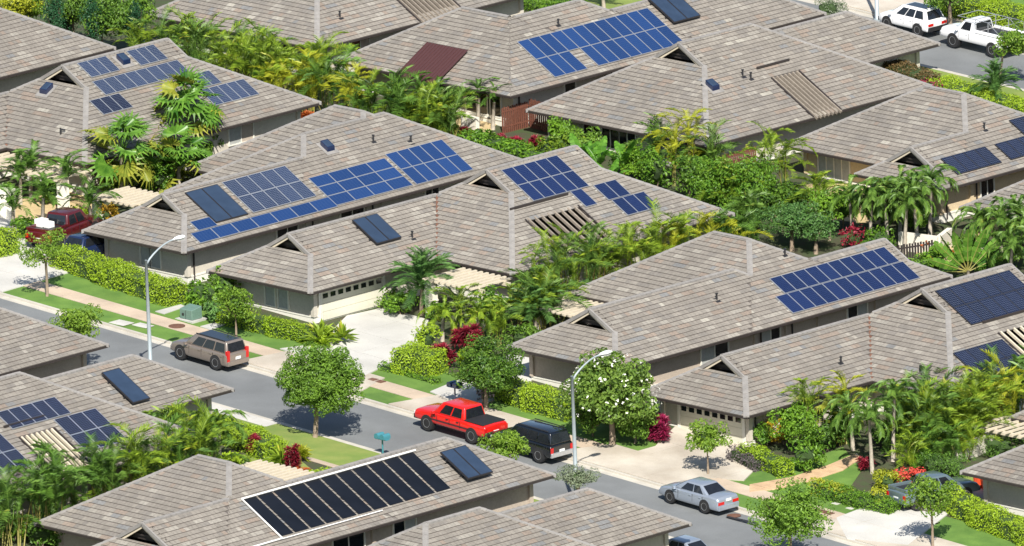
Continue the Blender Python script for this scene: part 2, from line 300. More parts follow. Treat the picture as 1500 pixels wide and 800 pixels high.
slabs('driveway_apron',[(1.9,-24.16),(11.5,-24.16),(10.3,-20.6),(2.4,-20.6)],'conc2',(3.0,3.6),True,dz=.066)
slabs('driveway',[(-30,-24.16),(-18.3,-24.16),(-18.8,-13),(-30,-13)],'conc',(3,3),True,dz=.07)
slabs('driveway',[(630,575),(690,550),(745,520),(800,530),(770,570),(690,600)],'conc',(3,3),dz=.07)
slabs('driveway_apron',[(14.2,-24.16),(23.5,-24.16),(22.4,-20.6),(15,-20.6)],'conc2',(3.0,3.6),True,dz=.066)
slabs('driveway',[(990,625),(1130,665),(1090,705),(1010,700),(870,680),(960,655)],'conc2',(3,3),dz=.07)
slabs('driveway_apron',[(27.6,-24.16),(38.5,-24.16),(37,-20.6),(29,-20.6)],'conc2',(3.6,3.6),True,dz=.066)
slabs('driveway',[(1225,760),(1290,735),(1330,715),(1400,715),(1500,690),(1500,735),(1400,745),(1330,800),(1240,790)],'conc',(3,3),dz=.07)
slabs('driveway_apron',[(47,-24.16),(60,-24.16),(58,-20.6),(49,-20.6)],'conc2',(3.6,3.6),True,dz=.066)
slabs('driveway_apron',[(2,-36),(13,-36),(12.5,-31.4),(3,-31.4)],'conc',(3,3),True,dz=.066)
slabs('driveway_apron',[(39,-36),(49.5,-36),(49,-31.4),(40,-31.4)],'conc',(3,3),True,dz=.066)
slabs('garden_path',[(1098,722),(1098,711),(1160,700),(1212,683),(1255,665),(1262,672),(1235,690),(1180,708),(1135,718)],'path',(1.2,1.2),gap=.04,dz=.06)
slabs('garden_path',[(227,457),(265,447),(272,450),(240,461)],'grey',(1.2,1.2)); slabs('garden_path',[(293,479),(330,470),(340,473),(308,484)],'grey',(1.2,1.2))
slabs('driveway',[(-40,58.38),(-26,58.38),(-26,72),(-44,72)],'conc2',(3,3),True,dz=.07,base='walk')
slabs('driveway',[(-33,43),(-23,43),(-23,51),(-33,51)],'conc2',(3,3),True,dz=.07)
sheet('patio',[(590,180),(690,150),(730,180),(700,215),(640,190)],.03,'patio'); sheet('patio',[(1180,270),(1290,270),(1290,330),(1190,320)],.03,'patio')
sheet('patio',[(1340,370),(1440,340),(1440,375),(1360,390)],.03,'patio')
sheet('patio',[(0,300),(110,275),(150,300),(80,330),(0,330)],.03,'patio')
# ---------------------------------------------------------------- houses
PT=.55
TINTS=[((.243,.226,.200),.40),((.265,.247,.218),.25),((.224,.21,.19),.15),((.312,.296,.262),.08),((.268,.225,.188),.085),((.21,.215,.215),.03),((.37,.355,.31),.006)]
class Hip:
    def __init__(s,x0,y0,x1,y1,ez,g0=0,g1=0):
        s.x0,s.y0,s.x1,s.y1,s.ez=x0,y0,x1,y1,ez; s.w=x1-x0;s.l=y1-y0;s.ax=1 if s.l>=s.w else 0; s.T=min(s.w,s.l)/2; s.g=(g0,g1)
    def h(s,x,y):
        d=min(x-s.x0,s.x1-x,y-s.y0,s.y1-y)
        if s.g[0] or s.g[1]:   # gablets
            c=(s.x0+s.x1)/2 if s.ax else (s.y0+s.y1)/2; a=y-s.y0 if s.ax else x-s.x0; L=s.l if s.ax else s.w; o=abs((x if s.ax else y)-c)
            for g,aa in ((s.g[0],a),(s.g[1],L-a)):
                if g and s.T-g<=aa<=s.T: d=max(d,s.T-o)
        return s.ez+PT*d if d>0 else -99
    def faces(s):
        # origin, S dir, N dir, length, cut-left, cut-right, tmax
        T=s.T;g0,g1=s.g
        if s.ax:
            yield (s.x1,s.y0),(0,1),(-1,0),s.l,(T-g0 if g0 else T),(T-g1 if g1 else T),T
            yield (s.x0,s.y1),(0,-1),(1,0),s.l,(T-g1 if g1 else T),(T-g0 if g0 else T),T
            yield (s.x0,s.y0),(1,0),(0,1),s.w,T,T,T-g0
            yield (s.x1,s.y1),(-1,0),(0,-1),s.w,T,T,T-g1
        else:
            yield (s.x0,s.y0),(1,0),(0,1),s.w,(T-g0 if g0 else T),(T-g1 if g1 else T),T
            yield (s.x1,s.y1),(-1,0),(0,-1),s.w,(T-g1 if g1 else T),(T-g0 if g0 else T),T
            yield (s.x1,s.y0),(0,1),(-1,0),s.l,T,T,T-g1
            yield (s.x0,s.y1),(0,-1),(1,0),s.l,T,T,T-g0
CW=.3; TW=.31
def roof_tiles(hips,root,holes,sub,tone):
    V=[];F=[];MI=[];CO=[]
    tn=[np.array(t[0])*tone*np.array([.9,.875,.855]) for t in TINTS]; tw=np.array([t[1] for t in TINTS])
    for hi,hp in enumerate(hips):
        for (O,Sd,Nd,L,cl,cr,tm) in hp.faces():
            nc=int(math.ceil(tm/CW))
            for c in range(nc):
                t0=c*CW; t1=min(tm,t0+CW)
                if t1-t0<.03: continue
                l0,l1=min(t0,cl),min(t1,cl); r0,r1=L-min(t0,cr),L-min(t1,cr)
                s=-(c%2)*TW/2 - .07*((c*7)%3); run=0; k=0
                while s<r0:
                    a,b=s+.006,s+TW-.006; s+=TW
                    if run<=0: k=RNG.choice(len(tn),p=tw/tw.sum()); run=RNG.integers(1,4)
                    run-=1
                    a0,a1,b0,b1=max(a,l0),max(a,l1),min(b,r0),min(b,r1)
                    if b0-a0<.02: continue
                    if b1<a1: a1=b1=(a1+b1)/2
                    sm=(a0+b0+a1+b1)/4; tmid=(t0+t1)/2
                    x=O[0]+Sd[0]*sm+Nd[0]*tmid; y=O[1]+Sd[1]*sm+Nd[1]*tmid; z=hp.ez+PT*tmid
                    bad=False
                    for j,o in enumerate(hips):
                        if j==hi: continue
                        hh=o.h(x,y)
                        if (j<hi and hh>=z-.03) or (j>hi and hh>z+.03): bad=True;break
                    if bad: continue
                    if any(q[0]<=x<=q[2] and q[1]<=y<=q[3] for q in holes): continue
                    z0=hp.ez+PT*t0; z1=hp.ez+PT*t1; jit=RNG.uniform(-.004,.006)
                    ov=.02
                    def P(ss,tt,zz): return (O[0]+Sd[0]*ss+Nd[0]*tt,O[1]+Sd[1]*ss+Nd[1]*tt,zz)
                    n=len(V)
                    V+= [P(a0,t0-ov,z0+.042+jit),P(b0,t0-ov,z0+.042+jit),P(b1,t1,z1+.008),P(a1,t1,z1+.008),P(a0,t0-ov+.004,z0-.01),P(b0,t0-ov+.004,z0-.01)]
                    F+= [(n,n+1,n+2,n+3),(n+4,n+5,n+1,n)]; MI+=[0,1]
                    col=tn[k]*RNG.uniform(.93,1.07); CO.append(col)
    w=root['w0']; me=bpy.data.meshes.new('roof_tiles'); me.from_pydata([(a-w[0],b-w[1],c-w[2]) for a,b,c in V],[],F)
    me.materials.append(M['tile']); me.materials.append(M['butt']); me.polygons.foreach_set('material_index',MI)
    ca=me.color_attributes.new('tint','FLOAT_COLOR','CORNER'); arr=np.ones((len(F)*4,4),np.float32); arr[:,:3]=np.repeat(np.array(CO),8,axis=0); ca.data.foreach_set('color',arr.ravel())
    me.update(); o=link('roof_tiles',me,sub); o['kind']='stuff'; return o
def visible(hips,hi,x,y,z):
    return all(j==hi or o.h(x,y)<z-.02 for j,o in enumerate(hips))
def house(label,name,ez,pad,hips,walls='wall',holes=(),tone=1.0,valleys=(),wallcols=None):
    hx=hips[0]; root=thing('house',label,'house',(hx.x0,hx.y0,pad),'single-storey tiled-roof houses of the estate')
    # roof deck + fascia
    mb=MB()
    for i,h in enumerate(hips):
        e=.006*i; 
        for (O,Sd,Nd,L,cl,cr,tm) in h.faces():
            def P(s,t): return (O[0]+Sd[0]*s+Nd[0]*t,O[1]+Sd[1]*s+Nd[1]*t,h.ez+PT*t-.012-e)
            cells=[(0,L)]
            poly=[P(0,0),P(L,0)]
            if cr<tm: poly+=[P(L-cr,cr),P(L-cr,tm)]
            else: poly+=[P(L-tm,tm)]
            if cl<tm: poly+=[P(cl,tm),P(cl,cl)]
            else:
                if L-2*tm>.01: poly+=[P(tm,tm)]
            hl=[q for q in holes if Nd[0]==-1 and abs(q[2]-h.x1)<8 and q[1]>h.y0 and q[3]<h.y1 and q[4]==i]
            if hl:
                q=hl[0]; ta,tb=h.x1-q[2],h.x1-q[0]; sa,sb=q[1]-h.y0,q[3]-h.y0
                # ring of four quads round the hole, inside the trapezoid
                def cutl(t): return min(t,cl)
                def cutr(t): return L-min(t,cr)
                def reg(s0f,s1f,t0,t1): mb.quad(P(s0f(t0),t0),P(s1f(t0),t0),P(s1f(t1),t1),P(s0f(t1),t1))
                ts=sorted(set([0,ta,tb,tm]+([cl] if ta<cl<tm else [])+([cr] if cr<tm else [])))
                for a,b in zip(ts[:-1],ts[1:]):
                    if b<=a: continue
                    if a>=ta-1e-6 and b<=tb+1e-6:
                        reg(cutl,lambda t:sa,a,b); reg(lambda t:sb,cutr,a,b)
                    else: reg(cutl,cutr,a,b)
            else:
                n=len(mb.v); mb.v+=poly; mb.f.append(tuple(range(n,n+len(poly)))); mb.m.append(0)
        z0,z1=h.ez-.135-e,h.ez-.02-e; t=.1
        x0,y0,x1,y1=h.x0+e-.03,h.y0+e-.03,h.x1-e+.03,h.y1-e+.03
        mb.box(x0,y0,z0,x1,y0+t,z1,1); mb.box(x0,y1-t,z0,x1,y1,z1,1)
        mb.box(x0,y0+t,z0,x0+t,y1-t,z1,1); mb.box(x1-t,y0+t,z0,x1,y1-t,z1,1)
    deck=part(mb,'roof',[M['deck'],M['fascia']],root)
    roof_tiles(hips,root,holes,deck,tone)
    # ridge and hip caps, gablets
    mb=MB()
    def capline(hi,p,q):
        p=Vector(p);q=Vector(q);L=(q-p).length;n=max(1,int(L/.4)); d=(q-p)/n; a=(q-p).cross(Vector((0,0,1))).normalized()*.17
        for k in range(n):
            A=p+d*k;B=p+d*(k+1.06); mid=(A+B)/2
            if not visible(hips,hi,mid.x,mid.y,mid.z): continue
            if any(h_[0]-.2<=mid.x<=h_[2]+.2 and h_[1]-.2<=mid.y<=h_[3]+.2 for h_ in holes): continue
            for sg in(1,-1):
                s=a*sg; dn=Vector((0,0,-.05)); up=Vector((0,0,.085)); up2=Vector((0,0,.065))
                v=[A+up,B+up2,B+s+dn+up2,A+s+dn+up]
                mb.quad(*(v if sg<0 else v[::-1]))
                mb.quad(A+s+dn+up,B+s+dn+up2,B+s+dn*2.4,A+s+dn*2.4)
            mb.tri(A+up,A+a+dn+up,A-a+dn+up)
            mb.quad(A+a+dn+up,A-a+dn+up,A-a-up*.4,A+a-up*.4)
    for i,h in enumerate(hips):
        T=h.T; zr=h.ez+PT*T
        if h.ax: A=((h.x0+h.x1)/2,h.y0+T,zr);B=((h.x0+h.x1)/2,h.y1-T,zr); ends=((A,(h.x0,h.y0),(h.x1,h.y0),(0,-1),h.g[0]),(B,(h.x0,h.y1),(h.x1,h.y1),(0,1),h.g[1]))
        else: A=(h.x0+T,(h.y0+h.y1)/2,zr);B=(h.x1-T,(h.y0+h.y1)/2,zr); ends=((A,(h.x0,h.y0),(h.x0,h.y1),(-1,0),h.g[0]),(B,(h.x1,h.y0),(h.x1,h.y1),(1,0),h.g[1]))
        a2=list(A);b2=list(B)
        for (E_,c0,c1,d,g),P_ in zip(ends,(a2,b2)):
            P_[0]+=d[0]*g;P_[1]+=d[1]*g
            for c in(c0,c1):
                top=Vector(E_); bot=Vector((c[0],c[1],h.ez))
                if g: top=bot+(top-bot)*((T-g)/T)
                capline(i,bot,top)
            if g and visible(hips,i,P_[0],P_[1],P_[2]):
                side=Vector((d[1],-d[0],0)); D=Vector((d[0],d[1],0)); apex=Vector(P_)+Vector((0,0,.04)); gm=MB()
                for sg in(1,-1):
                    foot=apex+side*sg*(g+.05)-Vector((0,0,PT*(g+.05)))
                    gm.beam(apex+D*.06-Vector((0,0,.1)),foot+D*.06-Vector((0,0,.1)),.12,.2,0)
                    gm.beam(apex+D*.0-Vector((0,0,.28)),foot-side*sg*.3+D*.0-Vector((0,0,.16)),.1,.12,2)
                b0=apex-D*.35
                gm.tri(b0,b0+side*g-Vector((0,0,PT*g)),b0-side*g-Vector((0,0,PT*g)),1)
                for kk in range(1,4):
                    zz=PT*g*kk/4; ww=g*kk/4; gm.beam(b0+D*.08+side*ww-Vector((0,0,zz)),b0+D*.08-side*ww-Vector((0,0,zz)),.04,.1,1)
                gv=part(gm,'gable_vent',[M['cap'],M['fascia'],M['paint_wood']],root,sub=deck)
        capline(i,a2,b2)
    for (p,q) in valleys:
        mb.beam(p,q,.16,.05,1)
    cp=part(mb,'ridge_tiles',[M['cap'],M['rust']],root,sub=deck); cp['kind']='stuff'
    # walls
    mb=MB()
    for i,h in enumerate(hips):
        e=.012*i; x0,y0,x1,y1=h.x0+.95+e,h.y0+1.15+e,h.x1-.95-e,h.y1-1.15-e; zt=h.ez-.02+.25-e
        mb.box(x0,y0,pad-1.5,x1,y1,zt,0); mb.m[-5]=2  # top face coloured dark as painted attic shade behind the roof slats
        mb.box(x0-.06,y0-.06,pad-1.5,x1+.06,y1+.06,pad+.28-e*.5,1); mb.box(x0-.09,y0-.09,pad+.28-e*.5,x1+.09,y1+.09,pad+.36-e*.5,1)
        # corner boards + downpipe
        for cx in(x0,x1):
            for cy in(y0,y1): mb.box(cx-.14,cy-.14,pad+.36-e,cx+.14,cy+.14,zt-.003,0)
        mb.tube([(x1+.08,y0+.45,pad),(x1+.08,y0+.45,h.ez-.2)],.055,6,2)
    part(mb,'wall',[M[walls],M['trim'],M['fascia']],root)
    root['ez']=ez; return root
def wx(h): return h.x1-.95
def wy(h): return h.y0+1.15
def window(root,side,plane,px,w,ht,pad,z0,style='glass',n=2,frame='trim',proud=.0,par=None):
    """px = pixel of the window's centre, hit on the wall plane"""
    nrm=np.array([1.,0,0]) if side=='x' else np.array([0,1.,0]); p=hit(px,nrm,plane); a=p[1] if side=='x' else p[0]
    d=1 if side=='x' else -1
    def B(mb,u0,u1,v0,v1,d0,d1,m=0):
        lo,hi=sorted((plane+d*d0,plane+d*d1))
        if side=='x': mb.box(lo,u0,v0,hi,u1,v1,m)
        else: mb.box(u0,lo,v0,u1,hi,v1,m)
    z=pad+z0; f=MB(); t=.07; o=.03
    B(f,a-w/2-t,a+w/2+t,z-t,z,0,.07+o);B(f,a-w/2-t,a+w/2+t,z+ht,z+ht+t,0,.07+o)
    B(f,a-w/2-t,a-w/2,z,z+ht,0,.07+o);B(f,a+w/2,a+w/2+t,z,z+ht,0,.07+o)
    for k in range(1,n): u=a-w/2+w*k/n; B(f,u-.025,u+.025,z,z+ht,0,.06+o)
    fr=part(f,'window',M[frame],root)
    for k in range(n):
        g=MB(); u0=a-w/2+w*k/n+.028;u1=a-w/2+w*(k+1)/n-.028; B(g,u0,u1,z+.005,z+ht-.005,.0,.02+o)
        part(g,'pane',M[style if isinstance(style,str) else style[k%len(style)]],root,sub=fr)
    return fr
def garage(root,side,plane,px,w,pad,ht=2.05):
    nrm=np.array([1.,0,0]) if side=='x' else np.array([0,1.,0]); p=hit(px,nrm,plane); a=p[1] if side=='x' else p[0]; d=1 if side=='x' else -1
    def B(mb,u0,u1,v0,v1,d0,d1,m=0):
        lo,hi=sorted((plane+d*d0,plane+d*d1))
        if side=='x': mb.box(lo,u0,v0,hi,u1,v1,m)
        else: mb.box(u0,lo,v0,u1,hi,v1,m)
    f=MB(); B(f,a-w/2,a+w/2,pad,pad+ht,.0,.09); 
    B(f,a-w/2-.22,a-w/2,pad,pad+ht+.1,0,.13,1);B(f,a+w/2,a+w/2+.22,pad,pad+ht+.1,0,.13,1);B(f,a-w/2,a+w/2,pad+ht,pad+ht+.1,0,.13,1)
    dr=part(f,'garage_door',[M['door'],M['trim']],root)
    for k in range(4):
        g=MB(); z0=pad+ht*k/4+.015; B(g,a-w/2+.02,a+w/2-.02,z0,z0+ht/4-.03,.09,.115)
        part(g,'door_panel',M['door'],root,sub=dr)
    for k in range(8):
        u=a-w/2+w*(k+.5)/8; g=MB(); B(g,u-.2,u+.2,pad+ht-.72,pad+ht-.44,.1,.135); part(g,'door_pane',M['glass'],root,sub=dr)
HS={}
def HD(key,label,ez,hips,pad=None,**k):
    pad=ez-2.15 if pad is None else pad
    hh=[Hip(*(h[:4]),ez,*(h[4:])) for h in hips]; HS[key]=(house(label,key,ez,pad,hh,**k),hh,pad,ez); return HS[key]
tr=.0
HD('A','house with black collectors, navy and bright blue solar panels beside the dark red pickup',2.85,[(-22.8,-6.6,-10.8,12.1),(-26.2,-1.6,-10.82,11.3),(-19.6,-16.4,-10.8,2,1.8,0)],tone=.97)
HD('B','house with open sunlit concrete driveway and cream garage door left of the cycad palm',2.15,[(-8.6,-6.3,6.5,12.3,2.0,1.9),(-8.6,-16.7,.2,4,1.8,0)],tone=1.04,holes=[(3.1,-1.8,6.05,2.6,0)],valleys=[((.1,-6.2,2.2),(-4.1,-1.95,4.56))])
HD('C','house behind the white flowering plumeria tree with eleven-wide navy solar array',1.1,[(9.2,-4.6,24.5,7.8),(17,-2,24.5,12.2,0,1.9),(15.5,-15.8,24.5,3,2.0,0)],tone=1.0,walls='wall2')
HD('D','house whose cream garage door faces the silver sedan, black-framed panels above',.3,[(27,-6.3,42.2,12.3,2.0,1.9),(27,-16.6,35.8,4,1.8,0)],tone=.97,holes=[(38.9,1.0,41.8,5.4,0)],valleys=[((35.7,-6.2,.36),(31.5,-1.95,2.7))])
HD('Z','house behind the tall fan palms with six dark blue solar arrays on its roof',3.85,[(-43.4,-7.5,-28.7,12.3,2.0,1.6),(-43.4,-17.9,-35.6,4)],tone=.97,valleys=[((-35.7,-7.4,3.9),(-39.4,-3.6,5.9))])
HD('Y','plain-roofed house cut by the left edge of the picture above the one with six arrays',4.75,[(-58.6,-6.6,-46.6,12.1),(-62,-1.6,-46.62,11.3),(-55.4,-16.4,-46.6,2,1.8,0)],tone=.96)
HD('K','house at the right edge with timber pergola and two red bins beside its garage',-.75,[(45,-4.6,60.3,7.8),(51.3,-15.2,60.3,3)],tone=.9)
HD('E','house at the top left of centre with weathered timber lattice in its roof',3.9,[(-54.5,21.9,-39,41.6),(-54.5,36,-46.6,50)],tone=1.02,holes=[(-43.2,30.8,-39.5,34.6,0)])
HD('F','house at top centre with brown metal patio cover and bright blue solar array',3.3,[(-37.7,22,-22.2,33.4),(-33.4,22,-22.2,39.2),(-30.8,30,-22.2,49.6)],tone=1.0,walls='wall')
HD('G','large house with dark flashing vent and slatted roof opening left of the reddish hedge',2.5,[(-21.3,22.4,-5.8,42,2.1,0),(-21.3,34,-13.2,50.4)],tone=1.0,holes=[(-9.3,31.6,-6.25,34.0,0)])
HD('I','house with white french doors and ochre walls behind the drooping palms',2.0,[(-3.8,26.8,11.8,39.2),(4.8,24.2,11.8,50,2.1,0)],tone=1.0,walls='wall3')
HD('J','plain-roofed house cut by the right edge behind the traveller palm',1.2,[(13.4,24.3,28.5,42),(13.4,36,21.5,50)],tone=.95,walls='wall2')
HD('L1','plain-roofed house cut by the left edge at the near side of the street',2.9,[(-13.8,-59.5,1.9,-46),(-6.9,-64,1.9,-34.5)],pad=.7,tone=.95,walls='wall2')
HD('L2','house with one tilted blue collector near the left street lamp',2.0,[(4.5,-63,20,-43.3),(4.5,-52,12.6,-34.8)],pad=-.2,tone=.96,holes=[(16.5,-55.2,19.5,-52.5,0)])
HD('L3','house with the big black pool heater mat on its roof, bottom of the picture',.8,[(22.1,-59.5,37.8,-46.3),(29.1,-64,37.8,-33.9,2.1,0)],pad=-1.4,tone=1.0,walls='wall2')
HD('L4','plain-roofed house at the bottom edge beside the half-hidden silver car',.2,[(41.7,-63,57,-43.5),(41.7,-54,49.8,-35.2)],pad=-2.0,tone=.98)

# ---------------------------------------------------------------- solar arrays
def plane_hit(key,xr,px,off):
    ez=HS[key][3]; return hit(px,np.array([PT,0,1.]),ez+PT*xr+off)
NRM=Vector((PT,0,1)).normalized()
def module(mats,cw,ch,inset,th,key):
    """one solar module in its own space: x across, y down the slope; glass on top of a frame"""
    mb=MB(); mb.box(0,-ch,-th,cw,0,0,1); me_v=len(mb.v)
    mb.quad((inset,-ch+inset,.004),(cw-inset,-ch+inset,.004),(cw-inset,-inset,.004),(inset,-inset,.004),0)
    me=mb.data('solar_panel',mats); uv=me.uv_layers.new(name='uv')
    p=me.polygons[len(me.polygons)-1]
    for li,(u,v) in zip(p.loop_indices,((0,0),(1,0),(1,1),(0,1))): uv.data[li].uv=(u,v)
    return me
MODS={}
def array(label,key,xr,TL,TR,BL,cols,rows,cells,frame='alu',skip=(),lift=.14,gap=.014,group='roof solar arrays',cat='solar array',pname='solar_panel',inset=.032,th=.06,rails=True,tilt=0):
    a=Vector(plane_hit(key,xr,TL,lift)); b=Vector(plane_hit(key,xr,TR,lift)); c=Vector(plane_hit(key,xr,BL,lift))
    wid=(b-a).length/cols; dep=(c-a).length; ydir=Vector((0,1,0)); dn=Vector((1,0,-PT)).normalized(); dep=abs((c-a).dot(dn))/rows
    k=(cells,frame,round(wid,2),round(dep,2),pname)
    if k not in MODS: MODS[k]=module([M[cells],M[frame]],wid-gap,dep-gap,inset,th,k)
    root=thing(name=('solar_array' if pname=='solar_panel' else 'solar_collector'),label=label,cat=cat,loc=a,group=group)
    up=-dn; nn=ydir.cross(up).normalized()
    if nn.z<0: nn=-nn
    if tilt: up=(up*math.cos(tilt)+nn*math.sin(tilt)); nn=ydir.cross(up).normalized(); nn=nn if nn.z>0 else -nn
    R=Matrix((ydir,up,nn)).transposed().to_4x4(); n=0
    for r in range(rows):
        for cc in range(cols):
            if (r,cc) in skip: continue
            o=link(pname,MODS[k],root); o.matrix_local=Matrix.Translation(ydir*(cc*wid)+(-up)*(r*dep))@R; n+=1
    if rails:
        mb=MB()
        for r in range(rows):
            for f in (.25,.75):
                p=a+(-up)*((r+f)*dep)-nn*(th+.03); mb.beam(p-ydir*.12,p+ydir*(cols*wid+.1),.05,.05)
                q=p
                for t in range(int(cols*wid/1.6)+1): mb.beam(p+ydir*(t*1.6)-nn*.0,p+ydir*(t*1.6)-nn*.12,.05,.05,0,up=(0,1,0))
        o=link('mounting_rail',mb.data('mounting_rail',M[frame if frame!='alu' else 'grey'],a),root)
    return root
array('large bright blue array of two rows with one gap, on the top centre roof','F',-22.2,(757.5,61),(949,12),(816,112.5),12,2,'poly',skip=((1,3),))
array('three dark panels beside the skylight, leftmost on the fan palm house','Z',-28.7,(113,92.5),(155,82),(136,113),3,1,'mono2')
array('three dark panels nearest the ridge end of the fan palm house','Z',-28.7,(185,75),(225,65),(207,96),3,1,'mono2')
array('long row of eight dark panels on the fan palm house','Z',-28.7,(135,119.5),(260,88),(156,139),8,1,'mono2')
array('three dark panels touching the right end of the row of eight','Z',-28.7,(265,113.5),(307,103.5),(287,131),3,1,'mono2')
array('five dark panels nearest the eave of the fan palm house','Z',-28.7,(292,132),(360,118.5),(310,156),5,1,'mono2')
array('three dark panels half hidden behind the left fan palm','Z',-28.7,(131,147.5),(175,137),(152,168),3,1,'mono')
array('grey-blue white-framed array of ten panels right of the black collectors','A',-10.8,(325,267),(419,244),(377,310),5,2,'mono2')
array('bright blue array of twelve landscape panels in the middle of the long roof','A',-10.8,(451.5,261),(565,233),(493.5,301),4,3,'poly')
array('single line of bright blue landscape panels along the eave above the white wall base','A',-10.8,(279,342),(480,287.5),(291,357),7,1,'poly')
array('lone bright blue panel under the black collectors','A',-10.8,(278,325),(306.5,317.5),(289,338.5),1,1,'poly')
array('bright blue array of ten upright panels at the right of the long roof','A',-10.8,(564,226),(647,204),(612.5,270),5,2,'poly')
array('dark navy array of ten panels beside the gable vent of the cream garage house','B',6.5,(734,249),(816,227.5),(781.5,294.5),5,2,'polyd')
array('single dark navy panel hanging below the array of ten','B',6.5,(835,280.5),(851.5,276),(859,303),1,1,'polyd')
array('two dark navy panels, upper part of the stepped group','B',6.5,(869,271.5),(901,262.5),(894.5,292.5),2,1,'polyd')
array('three dark navy panels, lower part of the stepped group','B',6.5,(896,293),(943,280.5),(922,315),3,1,'polyd')
array('upper row of ten navy panels on the plumeria house','C',24.5,(1127,408),(1292,358.5),(1150,430),10,1,'polyd')
array('lower row of eleven navy panels on the plumeria house','C',24.5,(1136,434.5),(1320.5,381),(1162,459),11,1,'polyd')
array('large black-framed array nearest the ridge at the right edge','D',42.2,(1370,426),(1479.5,396.5),(1426,475),6,2,'mono',frame='blackf')
array('black-framed array of eight panels above the areca palms','D',42.2,(1396,517),(1467.5,496),(1448,561),4,2,'mono',frame='blackf')
array('two black-framed panels partly hidden by palm tips','D',42.2,(1407.5,549.5),(1441,540),(1433,572),2,1,'mono',frame='blackf')
array('black-framed array left of the other two on the french door house','I',11.8,(1378,232),(1443,214.5),(1403,255.5),4,1,'mono',frame='blackf')
array('lower black-framed array cut by the right edge on the french door house','I',11.8,(1457,211),(1522,193.5),(1482,233.5),4,1,'mono',frame='blackf')
array('upper black-framed array cut by the right edge on the french door house','I',11.8,(1478,176),(1543,158.5),(1503,198),4,1,'mono',frame='blackf')
array('row of dark panels at the left edge above the roof slats','L2',20,(-6,604.5),(79,580),(21,628),5,1,'mono')
array('six dark panels nearest the palms at the left','L2',20,(78.5,614.5),(138.5,596.5),(132,660),3,2,'mono')
array('dark panels at the left edge below the roof slats','L2',20,(-62,650),(-2,632.5),(-6,697),3,2,'mono')
K=dict(pname='collector_panel',cat='solar collector',group='flat solar water heaters on roofs',inset=.05,th=.1)
array('pair of black collectors at the left end of the blue solar roof','A',-10.8,(271,282),(319,270),(320,325),2,1,'coll','blackf',**K)
array('pair of blue-grey collectors on the open driveway house','B',.2,(516,322),(552.5,312.5),(556,356),2,1,'coll','blackf',lift=.3,**K)
array('single tilted blue collector near the left street lamp','L2',12.6,(149,545.5),(174,538),(200,589),1,1,'coll','blackf',lift=.35,**K)
array('pair of raised grey collectors right of the black pool heater','L3',37.8,(645,662),(681,651),(687.5,701),2,1,'coll','blackf',lift=.5,**K)
array('pair of blue collectors cut by the top edge right of the blue array','F',-22.2,(944,-8),(983,-18),(987.5,33),2,1,'coll','blackf',lift=.35,**K)
hr=array('big black rubber pool heater of eleven strips with white pipe along its top','L3',37.8,(354,732.5),(602,656),(415,788),11,1,'pool','blackf',pname='heater_strip',cat='pool heater',group=None,inset=.002,th=.03,gap=.16,lift=.07,rails=False)
mb=MB(); a=Vector(plane_hit('L3',37.8,(354,731),.16)); b=Vector(plane_hit('L3',37.8,(603,654.5),.16)); c=Vector(plane_hit('L3',37.8,(416,788),.16)); d=Vector(plane_hit('L3',37.8,(360,806),.16)); b.x=a.x; b.z=a.z; 
mb.tube([b,a,Vector((c.x,a.y,c.z)),Vector((c.x,a.y-4.5,c.z-.02))],.06,6)
mb.tube([Vector((c.x,a.y,c.z-.02)),Vector((c.x,(a.y+b.y)/2+1,c.z-.02))],.04,5)
w=hr['w0']; o=link('white_pipe',mb.data('white_pipe',M['white'],w),hr)
# brown metal patio cover lying on the near slope of F
def fhit(key,yf,px,off): return Vector(hit(px,np.array([0,-PT,1.]),HS[key][3]-PT*yf+off))
A_,B_,C_,D_=[fhit('F',22,p,.16) for p in ((626,64.5),(686,76),(644,117.5),(587,105.5))]
t=thing('patio_cover','brown ribbed metal patio cover lying over the roof above the small palms','patio cover',tuple(D_))
C_.y=D_.y=min(C_.y,21.6); y1=max(A_.y,B_.y); zt=HS['F'][3]+PT*(y1-22)+.2; zb=HS['F'][3]-.02
xa,xb=A_.x-.0,B_.x; xc,xd=D_.x,C_.x
mb=MB()
x0,x1=(A_.x+D_.x)/2,(B_.x+C_.x)/2
def q(u,v,h=0): # u across 0..1, v down 0..1
    return (x0+(x1-x0)*u, y1+(C_.y-y1)*v, zt+(zb-zt)*v+h)
mb.hexa([q(0,1,0),q(1,1,0),q(1,0,0),q(0,0,0)],[q(0,1,.05),q(1,1,.05),q(1,0,.05),q(0,0,.05)])
part(mb,'metal_sheet',M['brown_metal'],t)
for k in range(14):
    mb=MB(); mb.beam(q(k/13,0,.07),q(k/13,1,.07),.05,.06); part(mb,'rib',M['brown_metal'],t)
# roof slats across the openings, flashings
def slats(label,key,hole,xr,n=8,mt='wood',grp='slatted openings in the roofs'):
    ez=HS[key][3]; x0,y0,x1,y1=hole[:4]; t=thing('roof_trellis',label,'trellis',(x0,y0,ez),grp)
    for k in range(n):
        y=y0+(y1-y0)*(k+.5)/n; mb=MB(); mb.beam((x0-.05,y,ez+PT*(xr-x0)+.02),(x1+.2,y,ez+PT*(xr-x1)-.05),.11,.16); part(mb,'slat',M[mt],t)
    mb=MB(); mb.beam((x0-.9,y0-.3,ez+PT*(xr-x0+.9)+.12),(x0-.9,y1+.1,ez+PT*(xr-x0+.9)+.12),.1,.12); part(mb,'ridge_vent_strip',M['fascia'],t)
    for y in (y0,y1): 
        mb=MB(); mb.beam((x0,y,ez+PT*(xr-x0)+.03),(x1,y,ez+PT*(xr-x1)+.03),.08,.16); part(mb,'opening_frame',M['fascia'],t)
slats('brown slats in the roof opening behind the tall areca palms of the cream garage house','B',(3.1,-1.8,6.3,2.6),6.5,8,'wood')
